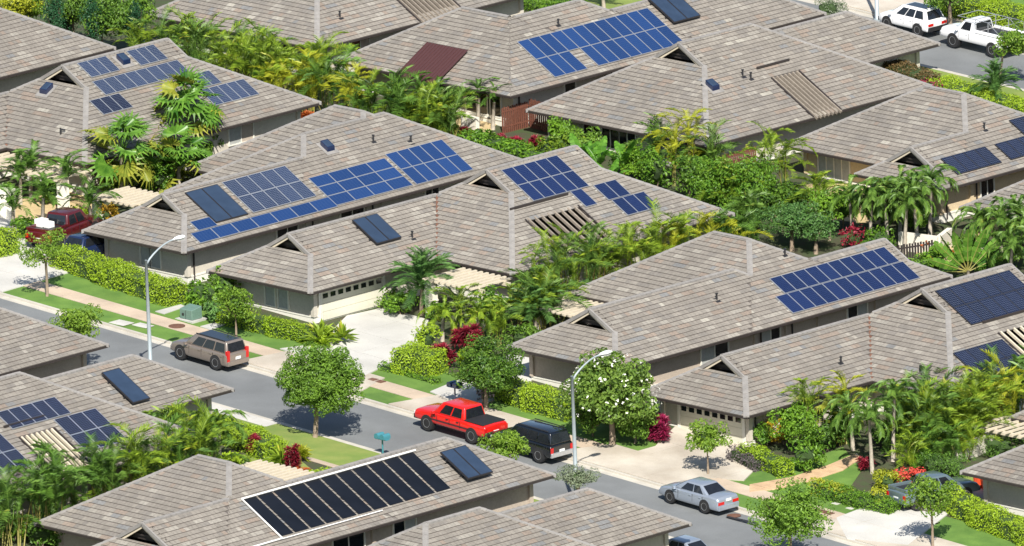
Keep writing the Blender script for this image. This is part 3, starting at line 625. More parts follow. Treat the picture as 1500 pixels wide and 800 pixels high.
slats('pale slats in the roof opening below the large black-framed array','D',(38.9,1.0,42,5.4),42.2,8,'paint_wood')
slats('pale slats in the large roof opening right of the dark flashing vent','G',(-9.3,31.6,-5.8,34.0),-5.8,7,'wood')
slats('weathered slats in the roof at the top left of centre','E',(-43.2,30.8,-39.0,34.6),-39,10,'wood')
slats('cream slats in the roof between dark panels at the left','L2',(16.5,-55.2,19.7,-52.5),20,7,'paint_wood')
# skylights, pipes
def slope_pt(key,xr,px,off=.05): return Vector(plane_hit(key,xr,px,off))
def skylight(label,key,pt,front=False):
    t=thing('skylight',label,'skylight',tuple(pt),'small skylights on the roofs'); mb=MB(); x,y,z=pt
    s=.3; sl=-PT if not front else 0; sy=PT if front else 0
    def c(u,v,h): return (x+u,y+v,z+sl*u+sy*v+h)
    mb.hexa([c(-s,-s,0),c(s,-s,0),c(s,s,0),c(-s,s,0)],[c(-s,-s,.3),c(s,-s,.3),c(s,s,.3),c(-s,s,.3)]); part(mb,'kerb_frame',M['navy'],t)
    mb=MB(); mb.hexa([c(-s*.8,-s*.8,.3),c(s*.8,-s*.8,.3),c(s*.8,s*.8,.3),c(-s*.8,s*.8,.3)],[c(-s*.6,-s*.6,.36),c(s*.6,-s*.6,.36),c(s*.6,s*.6,.36),c(-s*.6,s*.6,.36)]); part(mb,'glazing',M['coll'],t)
    mb=MB(); e=s*1.7; mb.hexa([c(-e,-e,.0),c(e,-e,.0),c(e,e,.0),c(-e,e,.0)],[c(-e,-e,.03),c(e,-e,.03),c(e,e,.03),c(-e,e,.03)]); part(mb,'flashing',M['cap'],t)
skylight('skylight right of the three leftmost dark panels','Z',slope_pt('Z',-28.7,(181,90)))
skylight('skylight alone on the left-facing slope near the gable vent','Z',fhit('Z',-7.5,(68,133),.05),True)
skylight('skylight high on the long roof above the blue arrays','A',slope_pt('A',-10.8,(480,217)))
skylight('skylight on the big roof right of the long hip line','G',slope_pt('G',-5.8,(1044,128)))
pipes=[('B',.2,(604,349),'small vent pipe between the two blue-grey collectors and the valley'),('C',24.5,(1050,440),'single vent pipe in the middle of the plumeria house roof'),('A',-10.8,(602,209),'vent pipe just above the upright blue panels'),('A',-10.8,(547,208),'vent pipe on the long roof right of its skylight'),
 ('C',24.5,(1150,375),'vent pipe near the top of the plumeria house roof'),('G',-5.8,(1088,112),'vent pipe halfway along the big roof'),('E',-39,(498,26),'vent pipe on the top left of centre roof'),('F',-22.2,(818,38),'vent pipe above the large blue array'),('I',11.8,(1442,190),'vent pipe between the black-framed arrays'),
 ('D',35.8,(1232,533),'vent pipe on the garage wing beside the brown valley'),('L4',49.8,(785,792),'vent pipe on the bottom edge roof'),('G',-5.8,(1100,116),'thin vent pipe beside its twin on the big roof')]
for key,xr,px,lb in pipes:
    p=slope_pt(key,xr,px,0); mb=MB(); mb.tube([p-Vector((0,0,.1)),p+Vector((0,0,.38))],.055,7); mb.tube([p+Vector((0,0,.38)),p+Vector((0,0,.44))],.09,7); mb.beam(p+Vector((-.15,0,.1)),p+Vector((.2,0,-.09)),.35,.03); solo(mb,'vent_pipe',M['plastic'],lb,'vent pipe','vent pipes on the roofs')
for key,yf,px,lb in (('D',-6.3,(1348,545),'vent pipe on the sloping face below the gable vent'),('Z',-7.5,(89,197),'vent pipe low on the left-facing slope'),):
    p=fhit(key,yf,px,0); mb=MB(); mb.tube([p-Vector((0,0,.1)),p+Vector((0,0,.4))],.06,7); mb.tube([p+Vector((0,0,.3)),p+Vector((.3,.1,.3))],.06,6); solo(mb,'vent_pipe',M['plastic'],lb,'vent pipe','vent pipes on the roofs')
# ---------------------------------------------------------------- windows, doors
def Hh(k,i): return HS[k][1][i]
def W_(k,i,side,px,w=1.2,ht=1.2,z0=.9,style='glass',n=2,e=None):
    h=Hh(k,i); e=.012*i; pl=(h.x1-.95-e) if side=='x' else (h.y0+1.15+e)
    return window(HS[k][0],side,pl,px,w,ht,HS[k][2],z0,style,n)
W_('A',2,'y',(214,372),.8,1.5,.5,'blind',1); W_('A',2,'y',(229,376),.8,1.5,.5,'blind',1)
W_('A',0,'x',(420,337),1.7,1.0,1.0,'glass',2); W_('A',0,'x',(515,311),1.9,1.0,1.0,'glass',2); W_('A',0,'x',(632,281),1.1,1.0,1.0); 
W_('B',1,'y',(397,438),.8,1.5,.5,'blind',1); W_('B',1,'y',(416,443),.8,1.5,.5,'blind',1); 
W_('B',0,'y',(680,415),1.6,1.6,.3,'glass',2); 
W_('C',0,'x',(1046,518),2.2,1.5,.5,('blind','glass'),2); W_('C',0,'x',(1128,493),1.5,1.3,.7,('blind','glass'),2); W_('C',0,'x',(1255,457),1.6,1.1,.9,('glass','blind'),2)
W_('D',1,'x',(1148,612),.9,1.9,.1,'glass',1); W_('D',1,'x',(1168,607),.9,1.9,.1,'glass',1)
W_('E',0,'y',(403,72),1.2,2.0,.15,'glass',1); W_('E',0,'y',(425,78),1.2,2.0,.15,'glass',1); W_('E',0,'y',(385,66),1.2,2.0,.15,'glass',1); W_('E',0,'x',(527,69),1.5,1.4,.7,('redwood','wall2'),2)
W_('F',0,'y',(693,143),1.1,1.9,.2,'glass',1); W_('F',0,'y',(709,147),1.1,1.9,.2,'glass',1); W_('F',0,'y',(725,151),1.1,1.9,.2,'glass',1); W_('F',0,'y',(655,132),2.2,2.1,.05,'glass',1); W_('F',0,'x',(834,128),.9,1.2,.8,'glass',1)
W_('G',0,'y',(868,191),1.4,1.5,.5,'glass',2); W_('G',0,'y',(895,198),1.4,1.5,.5,'glass',2); W_('G',0,'y',(920,204),1.4,1.5,.5,'glass',2); W_('G',0,'y',(1000,222),1.3,1.5,.5,'blind',2)
W_('I',0,'y',(1223,255),2.6,1.95,.1,'blind',4); W_('I',1,'y',(1310,283),2.0,1.5,.5,'glass',2); W_('I',1,'x',(1445,268),1.1,1.3,.7,'glass',2)
W_('Z',0,'x',(352,192),2.0,1.3,.7,('blind','wall2'),2); 
W_('L3',1,'x',(592,776),1.7,1.1,.9,('glass','blind'),2); W_('L3',1,'x',(510,806),2.4,1.4,.6,'glass',2)
h=Hh('B',1); garage(HS['B'][0],'x',h.x1-.962,(514,430),5.0,HS['B'][2])
h=Hh('D',1); garage(HS['D'][0],'y',h.y0+1.162,(1044,620),5.0,HS['D'][2])
# ---------------------------------------------------------------- pergolas, fences, garden walls
def pergola(label,corner,ux,uy,z,nb,mt='paint_wood',posts=True,grp='timber pergolas by the houses'):
    x,y=corner; t=thing('pergola',label,'pergola',(x,y,ground(x,y)),grp)
    for yy in (y+.25,y+uy-.25):
        mb=MB(); mb.beam((x-.3,yy,z-.18),(x+ux+.3,yy,z-.18),.12,.24); part(mb,'beam',M[mt],t)
    for k in range(nb):
        xx=x+ux*(k+.5)/nb; mb=MB(); mb.beam((xx,y-.4,z),(xx,y+uy+.4,z),.17,.11); part(mb,'rafter',M[mt],t)
    if posts:
        for cx in (x+.2,x+ux-.2):
            mb=MB(); mb.box(cx-.28,y,ground(cx,y)-.3,cx+.28,y+.5,z-.3); mb.box(cx-.34,y-.06,ground(cx,y)+1.0,cx+.34,y+.56,ground(cx,y)+1.08); part(mb,'post',M['stone'],t)
    return t
def pg_at(px,z): q=atz(px[0],px[1],z); return (q[0],q[1])
x,y=pg_at((660,403),2.2); pergola('cream pergola with white pillars over the entry behind the cycad palm',(x-.9,y-1.2),4.4,2.6,2.15,9)
x,y=pg_at((190,284),2.9); pergola('cream pergola over the entry left of the blue solar roof',(x-2.0,y-1.2),4.0,2.4,2.75,8)
x,y=pg_at((35,236),3.7); pergola('cream pergola with red bougainvillea spilling over its right end',(x-3,y-1.4),7.8,2.3,3.55,14)
x,y=pg_at((845,442),1.2); pergola('pale pergola tucked under the roof behind two date palms',(x-2.2,y-1.6),4.2,2.6,.95,9)
x,y=pg_at((1478,622),-.8); pergola('cream pergola at the right edge over a clipped dark bush',(x-1.8,y-1.2),5,2.3,-.85,8)
x,y=pg_at((388,684),.9); pergola('low cream pergola just behind the roof with the pool heater',(x-2,y-1.4),5.2,2.4,.7,11,posts=False)
def fence(label,p,q,h,mt,cat='fence',sp=.17,w=.12):
    p=at(*p);q=at(*q); t=thing('fence',label,cat,p); n=int(math.dist(p,q)/sp)
    d=Vector(q)-Vector(p)
    for k in range(n):
        a=Vector(p)+d*k/n; a.z=ground(a.x,a.y); mb=MB(); mb.beam(a,a+Vector((0,0,h*(1+.03*(k%2)))),w,.03,0,up=tuple(d.normalized().cross(Vector((0,0,1))))); part(mb,'board',M[mt],t)
    mb=MB()
    for f in(.25,.85): mb.beam(Vector(p)+Vector((0,0,h*f)),Vector(q)+Vector((0,0,h*f)),.05,.09)
    part(mb,'rail',M[mt],t); 
fence('sunlit red-brown board fence above the row of red ti plants',(737,196),(776,186),1.6,'redwood')
fence('dark red-brown board gate between the two houses at top centre',(777,187),(808,196),1.8,'redwood','gate')
fence('dark pierced fence behind the navy solar roof',(1305,393),(1370,383),1.3,'fascia')
fence('pale picket gate beside the plumeria tree',(952,600),(972,604),1.2,'trim','gate')
fence('orange-brown board fence behind the yellow palms',(1045,262),(1110,245),1.3,'redwood')
def wall_run(label,pts,h,th=.3):
    P=[at(*p) for p in pts]; mb=MB()
    for a,b in zip(P[:-1],P[1:]):
        a=Vector(a);b=Vector(b); mb.beam(a+Vector((0,0,h/2-.2)),b+Vector((0,0,h/2-.2)),th,h+.4); 
    o=solo(mb,'garden_wall',M['stone'],label,'garden wall',org=P[0]); return o
wall_run('low white curved garden wall right of the areca palms',[(1400,674),(1425,670),(1440,663),(1452,655),(1456,640)],1.0)
wall_run('white garden wall behind the traveller palm',[(1318,366),(1375,373),(1392,360)],1.1)
wall_run('white garden wall under the bougainvillea pergola',[(0,320),(22,322)],1.9)
wall_run('white patio wall left of the pale windows at top centre',[(678,190),(700,196)],1.0)

# ---------------------------------------------------------------- plants
LEAF='frond'
def frond_mesh(kind,seed):
    r=random.Random(seed); mb=MB()
    P={'areca':(2.35,1.15,-.7,30,.5,.036,.5),'manila':(1.9,.85,-1.35,30,.40,.05,.1),'date':(1.35,.9,-.45,28,.30,.028,.35),'coco':(2.3,1.0,-.7,32,.55,.045,.2)}[kind]
    Lg,a0,a1,n,ll,lw,vee=P; Lg*=r.uniform(.88,1.12); a0+=r.uniform(-.15,.15); a1+=r.uniform(-.25,.15); sw=r.uniform(-.15,.15)
    pts=[];p=Vector((0,0,0)); N=10
    for i in range(N+1):
        t=i/N; a=a0+(a1-a0)*t**1.15; pts.append(p.copy()); p=p+Vector((math.cos(a),sw*t,math.sin(a)))*Lg/N
    mb.tube(pts,[.022*(1-.75*i/N) for i in range(N+1)],3,0,cap=False)
    for i in range(n):
        t=.14+.85*i/(n-1); f=t*N; k=min(N-1,int(f)); q=pts[k].lerp(pts[k+1],f-k); d=(pts[k+1]-pts[k]).normalized()
        side=d.cross(Vector((0,0,1))).normalized(); up=side.cross(d)
        l=ll*(math.sin(math.pi*min(1,.18+.82*(1-abs(t-.42)*1.25)))*.55+.45)*r.uniform(.85,1.1)
        for sg in(-1,1):
            dr=(side*sg*.8+d*.7+up*vee*r.uniform(.5,1.3)).normalized(); e=q+dr*l*.55; tip=q+dr*l*.9+Vector((0,0,-l*(.16 if kind!='manila' else .5)*r.uniform(.5,1.5)))
            w=d*lw*.5+up*lw*.2
            n0=len(mb.v); mb.v+=[tuple(q-w),tuple(q+w),tuple(e+w*.9),tuple(tip),tuple(e-w*.9)]; mb.f.append((n0,n0+1,n0+2,n0+3,n0+4)); mb.m.append(0)
    return mb
def fan_mesh(seed):
    r=random.Random(seed); mb=MB(); pet=Vector((math.cos(.08),0,math.sin(.08)))*1.15*r.uniform(.8,1.15); mb.tube([(0,0,0),pet*.6,pet],.022,3,0,cap=False)
    n=26; R=.72*r.uniform(.8,1.15); dx=pet.normalized(); tilt=r.uniform(-.8,.25); ax=Vector((math.cos(tilt),0,math.sin(tilt))); up=Vector((-math.sin(tilt),0,math.cos(tilt)))
    pr=None
    for i in range(n+1):
        a=rad(-118+236*i/n); rr=R*(.62+.38*math.cos(a*.55)); pl=.05*(1 if i%2 else -1)
        d=ax*math.cos(a)+Vector((0,1,0))*math.sin(a); cup=.12*(math.sin(a)**2)
        m1=pet+d*rr*.55+up*(pl*.7+cup*rr*.4); m2=pet+d*rr*.74+up*(pl+cup*rr*.8)
        if pr: mb.tri(pet,pr[0],m1); mb.quad(pr[0],pr[1],m2,m1)
        if i%2 and i<n: tp=pet+d*rr*1.3+up*(cup*rr-.2*r.uniform(.3,1.2)); mb.tri(m2+Vector((0,.06*math.cos(a),0))-ax*.06*math.sin(a),tp,m2-Vector((0,.06*math.cos(a),0))+ax*.06*math.sin(a))
        pr=(m1,m2)
    return mb
def paddle_mesh(seed,L=2.0,w=.5,a0=1.25,a1=.2):
    r=random.Random(seed); mb=MB(); a1+=r.uniform(-.5,.4); N=9; pts=[];p=Vector((0,0,0))
    for i in range(N+1):
        t=i/N; a=a0+(a1-a0)*t**1.6; pts.append(p.copy()); p=p+Vector((math.cos(a),0,math.sin(a)))*L/N
    mb.tube(pts,[.035*(1-.8*i/N) for i in range(N+1)],4,1,cap=False)
    for sg in(-1,1):
        for i in range(2,N):
            t=i/N;t2=(i+1)/N; w0=w*math.sin(math.pi*min(1,(t-.17)/.86))**.6 if t>.18 else 0; w1=w*max(0,math.sin(math.pi*min(1,(t2-.17)/.86)))**.6
            d=(pts[i+1]-pts[i]).normalized(); s_=Vector((0,sg,0)); dn=Vector((0,0,-.25)); tear=r.uniform(-.12,.02)
            mb.quad(pts[i],pts[i+1],pts[i+1]+s_*w1*.5+dn*w1*.6+d*.02,pts[i]+s_*w0*.5+dn*w0*(.6-tear)+d*.07)
    return mb
def strap_rosette(seed,n=26,L=.55,w=.09,spread=1.0):
    r=random.Random(seed); mb=MB()
    for i in range(n):
        a=i*2.4+r.uniform(-.3,.3); el=1.35-1.5*spread*(i/n)+r.uniform(-.15,.15); l=L*r.uniform(.7,1.1)
        d=Vector((math.cos(a)*math.cos(el),math.sin(a)*math.cos(el),math.sin(el))); sd=Vector((-math.sin(a),math.cos(a),0))*w*.5
        m=d*l*.55; t=d*l+Vector((0,0,-.2*l)); n0=len(mb.v); mb.v+=[tuple(-sd*.4),tuple(sd*.4),tuple(m+sd),tuple(t),tuple(m-sd)]; mb.f.append((n0,n0+1,n0+2,n0+3,n0+4)); mb.m.append(0)
    return mb
def leaf_points_mesh(pts,nrm,size,seed,aspect=.5):
    """many small leaves: one bent quad each at pts"""
    r=np.random.default_rng(seed); n=len(pts); a=r.normal(size=(n,3))*.65+nrm*.9+np.array([0,0,.35]); a/=np.linalg.norm(a,axis=1)[:,None]
    b=r.normal(size=(n,3)); b-= (b*a).sum(1)[:,None]*a; b/=np.linalg.norm(b,axis=1)[:,None]; c=np.cross(a,b); s=size*r.uniform(.65,1.25,size=(n,1))
    V=np.concatenate([pts-b*s*.5,pts+c*s*aspect*.5+a*s*.06,pts+b*s*.5-a*s*.12,pts-c*s*aspect*.5+a*s*.06],1).reshape(-1,3)
    mb=MB(); mb.v=[tuple(x) for x in V]; mb.f=[(4*i,4*i+1,4*i+2,4*i+3) for i in range(n)]; mb.m=[0]*n; return mb
def blob_pts(n,rx,ry,rz,seed,clumps=26,cr=.34,shell=.62,flat=0):
    r=np.random.default_rng(seed); cs=r.normal(size=(clumps,3)); cs/=np.linalg.norm(cs,axis=1)[:,None]; cs*=r.uniform(shell,.95,size=(clumps,1)); cs[::3]*=.55; 
    cs[:,2]=np.where(cs[:,2]<-.55,-.55+.3*r.random(clumps),cs[:,2])
    k=r.integers(0,clumps,n); d=r.normal(size=(n,3)); d/=np.linalg.norm(d,axis=1)[:,None]; rr=cr*r.uniform(.75,1.05,size=(n,1))*r.uniform(.65,1.15,size=(clumps,1))[k]
    p=cs[k]+d*rr; p*=np.array([rx,ry,rz]); nn=d*.8+cs[k]*.5; return p,nn
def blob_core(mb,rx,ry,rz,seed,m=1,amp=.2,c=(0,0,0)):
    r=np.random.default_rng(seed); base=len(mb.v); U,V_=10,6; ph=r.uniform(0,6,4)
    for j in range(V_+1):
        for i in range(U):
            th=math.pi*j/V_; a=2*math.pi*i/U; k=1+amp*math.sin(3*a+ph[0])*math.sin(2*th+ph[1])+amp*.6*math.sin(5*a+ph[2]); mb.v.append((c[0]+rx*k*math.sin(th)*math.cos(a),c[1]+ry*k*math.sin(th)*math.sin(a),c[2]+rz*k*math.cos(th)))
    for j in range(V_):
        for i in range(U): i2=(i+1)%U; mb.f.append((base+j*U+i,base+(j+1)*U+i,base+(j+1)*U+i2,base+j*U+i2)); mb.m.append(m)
MC={}
def cached(key,fn,mats):
    if key not in MC: MC[key]=fn().data(key if isinstance(key,str) else key[0],mats)
    return MC[key]
def palm(px,label,kind='areca',H=1.6,n=14,sc=1.,canes=5,mt=None,group=None,name=None,cat='palm',spread=.5,trunk=None,seed=None,world=None,elev=(-.1,1.0)):
    """stems and single fronds; one thing"""
    p=world or at(*px); sd=seed if seed is not None else int(abs(p[0]*37+p[1]*101))%997; r=random.Random(sd)
    nm=name or {'areca':'areca_palm','manila':'manila_palm','date':'date_palm','fan':'fan_palm','coco':'palm_tree'}[kind]
    t=thing(nm,label,cat,p,group); mt=mt or {'areca':'areca','manila':'manila','date':'date','fan':'fan','coco':'arecad'}[kind]
    tops=[]; mb=MB(); tw={'areca':.035,'manila':.11,'date':.12,'fan':.15,'coco':.12}[kind]
    for c in range(canes):
        a=r.uniform(0,6.28); d=r.uniform(.1,1)*spread*(1 if canes>1 else 0); h=H*r.uniform(.72,1.08) if canes>1 else H; lean=Vector((math.cos(a),math.sin(a),0))*(d*.6 if canes>1 else .08*H)
        b=Vector((math.cos(a)*d*.5,math.sin(a)*d*.5,-.2)); top=Vector((b.x+lean.x,b.y+lean.y,h)); mid=b.lerp(top,.5)-lean*.12; mb.tube([b,mid,top],[tw*1.25,tw,tw*.8],6); tops.append(top)
    st=link('trunk' if canes==1 else 'cane',mb.data('trunk',M[trunk or ('ytrunk' if kind=='areca' else 'ptrunk')],smooth=True),t)
    for i in range(n):
        top=tops[i%len(tops)]; v=r.randrange(4)
        if canes>1: top=top*r.choice((1,1,.8,.55,.35))
        mt_=('fany' if (kind=='fan' and mt=='fan' and (i>n*.72 or i%5==2)) else mt)
        me=cached(('fan_leaf' if kind=='fan' else 'frond',kind,mt_,v),(lambda:fan_mesh(v)) if kind=='fan' else (lambda:frond_mesh(kind,v)),M[mt_])
        o=link('fan_leaf' if kind=='fan' else 'frond',me,t); az=i*2.399+r.uniform(-.3,.3); f=(i//len(tops)+.5)/max(1,n/len(tops)); el=elev[1]+(elev[0]-elev[1])*f+r.uniform(-.12,.12)*(3.5 if kind=='fan' else 1); s_=sc*r.uniform(.8,1.12)
        o.matrix_local=Matrix.Translation(top)@Matrix.Rotation(az,4,'Z')@Matrix.Rotation(-el+(0 if kind=='fan' else .1),4,'Y')@Matrix.Rotation(r.uniform(-.25,.25)*(3 if kind=='fan' else 1),4,'X')@Matrix.Scale(s_,4)
    return t
def bush(px,label,rx,ry,rz,mt='hedged',leaf=.16,n=900,cat='shrub',group=None,name='shrub',stem=.0,world=None,clumps=22,core=True,seed=None,zc=None,dots=None):
    p=world or at(*px); sd=seed if seed is not None else int(abs(p[0]*31+p[1]*77))%5
    t=thing(name,label,cat,p,group); key=('foliage',mt,round(rx,1),round(ry,1),round(rz,1),n,leaf,sd)
    def f():
        q,nn=blob_pts(n,rx,ry,rz,sd,clumps); mb=leaf_points_mesh(q,nn,leaf,sd)
        if core: blob_core(mb,rx*.5,ry*.5,rz*.5,sd)
        return mb
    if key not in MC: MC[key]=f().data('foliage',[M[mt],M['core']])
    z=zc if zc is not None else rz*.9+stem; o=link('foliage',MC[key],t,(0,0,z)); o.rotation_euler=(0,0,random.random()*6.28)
    mb=MB(); rr=random.Random(sd)
    for k in range(3 if stem<.6 else 1):
        a=k*2.1; mb.tube([(0.05*math.cos(a),.05*math.sin(a),-.2),(rx*.3*math.cos(a),ry*.3*math.sin(a),z)],[.05,.03],5)
    link('stem',mb.data('stem',M['trunk']),t)
    if dots:
        dm,dn,ds=dots; r=np.random.default_rng(sd+9); q=r.normal(size=(dn,3)); q/=np.linalg.norm(q,axis=1)[:,None]; q[:,2]=np.abs(q[:,2])*1.0-.15; q*=np.array([rx,ry,rz])*1.02
        big=np.repeat(q,5,axis=0)+r.normal(size=(dn*5,3))*ds*.35; mb=leaf_points_mesh(big,np.repeat(q,5,axis=0),ds,sd,.8); link('blossom',mb.data('blossom',M[dm]),t,(0,0,z))['kind']='stuff'
    return t
def tree(px,label,H,R,rz=None,mt='tree',n=3500,leaf=.19,group='street trees',clumps=34,trunk_r=.12,world=None,cr=.33,name='tree',lean=(0,0),core=.5,ry=None,dots=None,shell=.6):
    p=world or at(*px); sd=int(abs(p[0]*13+p[1]*57))%997; rz=rz or R*.85; z=H-rz; ry=ry or R
    t=thing(name,label,'tree',p,group); mb=MB(); r=random.Random(sd); c=Vector((lean[0],lean[1],z))
    fork=Vector((lean[0]*.35,lean[1]*.35,max(.5,z-rz*.55))); mb.tube([(0,0,-.3),fork*.5+Vector((.04,0,0)),fork],[trunk_r*1.3,trunk_r,trunk_r*.85],8)
    for k in range(7):
        a=k*.9+r.uniform(-.2,.2); e=c+Vector((math.cos(a)*R*.6,math.sin(a)*ry*.6,r.uniform(-.3,.5)*rz)); mb.tube([fork,fork.lerp(e,.5)+Vector((0,0,-.06*H)),e],[trunk_r*.6,trunk_r*.4,trunk_r*.15],5)
    link('trunk',mb.data('trunk',M['trunk'],smooth=True),t)
    q,nn=blob_pts(n,R,ry,rz,sd,clumps,cr,shell); mb=leaf_points_mesh(q,nn,leaf,sd)
    if core:
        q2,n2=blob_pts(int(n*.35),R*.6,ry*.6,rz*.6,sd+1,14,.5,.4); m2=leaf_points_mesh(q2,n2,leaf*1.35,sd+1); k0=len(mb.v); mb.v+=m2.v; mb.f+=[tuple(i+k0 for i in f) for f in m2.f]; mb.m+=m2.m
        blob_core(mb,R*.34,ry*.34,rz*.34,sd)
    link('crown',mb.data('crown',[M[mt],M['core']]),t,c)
    if dots:
        dm,dn,ds=dots; rr=np.random.default_rng(sd+9); q=rr.normal(size=(dn,3)); q/=np.linalg.norm(q,axis=1)[:,None]; q[:,2]=np.abs(q[:,2])*1.3-.35; q*=np.array([R,ry,rz])*1.0
        big=np.repeat(q,6,axis=0)+rr.normal(size=(dn*6,3))*ds*.4; mb=leaf_points_mesh(big,np.repeat(q,6,axis=0),ds,sd,.9); link('blossom',mb.data('blossom',M[dm]),t,c)['kind']='stuff'
    return t
def hedge(pts,label,w,h,mt='hedge',leaf=.12,dens=250,group=None,cat='hedge',world=False,bump=.08):
    P=[Vector(p if world else at(*p)) for p in pts]; org=P[0]; sd=int(abs(org.x*31+org.y*7))%997; r=np.random.default_rng(sd); PT_=[];NN=[]; mb0=MB()
    for a,b in zip(P[:-1],P[1:]):
        L=(b-a).length; d=(b-a)/L; s_=Vector((-d.y,d.x,0)); n=int(dens*L*(w+2*h))
        u=r.uniform(-.15,L+.15,n); k=r.uniform(0,w+2*h,n)
        for uu,kk in zip(u,k):
            if kk<h: o=(-w/2,kk,(-1,0))
            elif kk<h+w: o=(kk-h-w/2,h,(0,1))
            else: o=(w/2,kk-h-w,(1,0))
            bz=bump*math.sin(uu*3.1+kk*2)+bump*math.sin(uu*1.3+1)+r.normal()*.045
            q=a+d*uu+s_*(o[0]+o[2][0]*bz)+Vector((0,0,o[1]+o[2][1]*bz)); PT_.append(q-org); NN.append(s_*o[2][0]+Vector((0,0,o[2][1])))
        for e,sg in((a,-1),(b,1)):
            m=int(dens*w*h)
            for uu,kk in zip(r.uniform(-w/2,w/2,m),r.uniform(0,h,m)): PT_.append(e+d*sg*(.1+r.normal()*.05)+s_*uu+Vector((0,0,kk))-org); NN.append(d*sg)
        ww=s_*(w/2-.1); mb0.hexa([a-ww-org-Vector((0,0,.3)),b-ww-org-Vector((0,0,.3)),b+ww-org-Vector((0,0,.3)),a+ww-org-Vector((0,0,.3))],[a-ww-org+Vector((0,0,h-.1)),b-ww-org+Vector((0,0,h-.1)),b+ww-org+Vector((0,0,h-.1)),a+ww-org+Vector((0,0,h-.1))],1)
    mb=leaf_points_mesh(np.array([tuple(x) for x in PT_]),np.array([tuple(x) for x in NN]),leaf,sd,.6)
    n=len(mb.v); mb.v+=mb0.v; mb.f+=[tuple(i+n for i in f) for f in mb0.f]; mb.m+=mb0.m
    o=link('hedge',mb.data('hedge',[M[mt],M['core']]),None,org); return tag(o,label,cat,group)
def rosette(px,label,mt,sc=1.,stems=3,H=.6,n=36,L=.36,w=.06,name='ti_plant',cat='shrub',group=None,spread=1.,world=None):
    p=world or at(*px); r=random.Random(int(abs(p[0]*91+p[1]*17))); t=thing(name,label,cat,p,group); mb=MB()
    for k in range(stems):
        a=r.uniform(0,6.28); d=r.uniform(.05,.42)*sc*(stems>1); h=H*r.uniform(.6,1.1)*sc; q=Vector((math.cos(a)*d,math.sin(a)*d,h)); mb.tube([(q.x*.4,q.y*.4,-.1),q],.025,5)
        for lv in range(4 if H>.9 else 3 if H>.3 else 1):
            v=r.randrange(3); me=cached(('leaf_rosette',mt,v,n,L,w,spread),lambda:strap_rosette(v,n,L,w,spread),M[mt]); o=link('leaf_rosette',me,t); o.matrix_local=Matrix.Translation(Vector((q.x+r.uniform(-.1,.1)*sc,q.y+r.uniform(-.1,.1)*sc,q.z*(1-.24*lv))))@Matrix.Rotation(r.uniform(0,6),4,'Z')@Matrix.Scale(sc*r.uniform(.85,1.15),4)
    link('stem',mb.data('stem',M['trunk']),t); return t
def paddle_plant(px,label,n=9,H=.8,L=2.,w=.55,mt='banana',fan=False,name='banana_plant',sc=1.,world=None,pet=None,a0=1.25):
    p=world or at(*px); r=random.Random(int(abs(p[0]*9+p[1]*171))); t=thing(name,label,'plant' if not fan else 'palm',p); mb=MB(); mb.tube([(0,0,-.2),(0.03,0,H)],[.14,.1],7); link('trunk',mb.data('trunk',M['ytrunk' if not fan else 'ptrunk'],smooth=True),t)
    for i in range(n):
        v=r.randrange(4); key=('paddle_leaf',mt,v,L,w,a0,pet)
        me=cached(key,lambda:paddle_mesh(v,L,w,a0),[M[mt],M[pet or mt]]); o=link('paddle_leaf',me,t)
        if fan:
            a=rad(-78+156*i/(n-1)); o.matrix_local=Matrix.Translation((0,0,H*.8))@Matrix.Rotation(AZ+.25,4,'Z')@Matrix.Rotation(a,4,'Y')@Matrix.Rotation(-rad(90)+.0,4,'Y')@Matrix.Rotation(r.uniform(-.15,.15)+rad(90)*(i%2),4,'X')@Matrix.Scale(sc,4)
        else: o.matrix_local=Matrix.Translation((0,0,H))@Matrix.Rotation(i*2.4,4,'Z')@Matrix.Rotation(r.uniform(-.15,.45),4,'Y')@Matrix.Scale(sc*r.uniform(.75,1.1),4)
    return t
def lerp_px(a,b,t): return (a[0]+(b[0]-a[0])*t,a[1]+(b[1]-a[1])*t)
ORD='first second third fourth fifth sixth seventh eighth ninth tenth eleventh twelfth thirteenth fourteenth fifteenth sixteenth seventeenth eighteenth nineteenth twentieth'.split()
def vary(i,k):
    k=dict(k); m=k.get('mt','areca'); k['mt']=(m,'arecad' if m=='areca' else 'areca',m,'manila',m,'yellow' if m=='areca' else 'manila',m)[(i*3+i//3)%7]
    k['n']=max(12,k.get('n',20)-6-(i%3)*2); k['sc']=k.get('sc',1)*(1.0+.12*((i*5)%4-1)); k.setdefault('elev',(.0,1.3)); return k
def row(pts,cnt,label,group,jit=5,**k):
    seg=[math.dist(a,b) for a,b in zip(pts[:-1],pts[1:])]; T=sum(seg)
    for i in range(cnt):
        d=T*(i+.5)/cnt
        for j,l in enumerate(seg):
            if d<=l or j==len(seg)-1: q=lerp_px(pts[j],pts[j+1],d/l); break
            d-=l
        q=(q[0]+random.uniform(-jit,jit),q[1]+random.uniform(-jit*.4,jit*.4)); palm(q,(ORD[i]+' '+label+', from the left'),group=group,seed=i*7+int(pts[0][0]),**vary(i,k))

def wrow(a,b,cnt,label,group,H0,H1,jit=.5,**k):
    for i in range(cnt):
        t=(i+.5)/cnt; x=a[0]+(b[0]-a[0])*t+random.uniform(-jit,jit)*.5; y=a[1]+(b[1]-a[1])*t+random.uniform(-jit,jit)
        palm(None,(ORD[i]+' '+label+', from the left'),group=group,seed=i*7+int(abs(a[0]*3)),world=(x,y,ground(x,y)),H=H0+(H1-H0)*t,**vary(i,k))
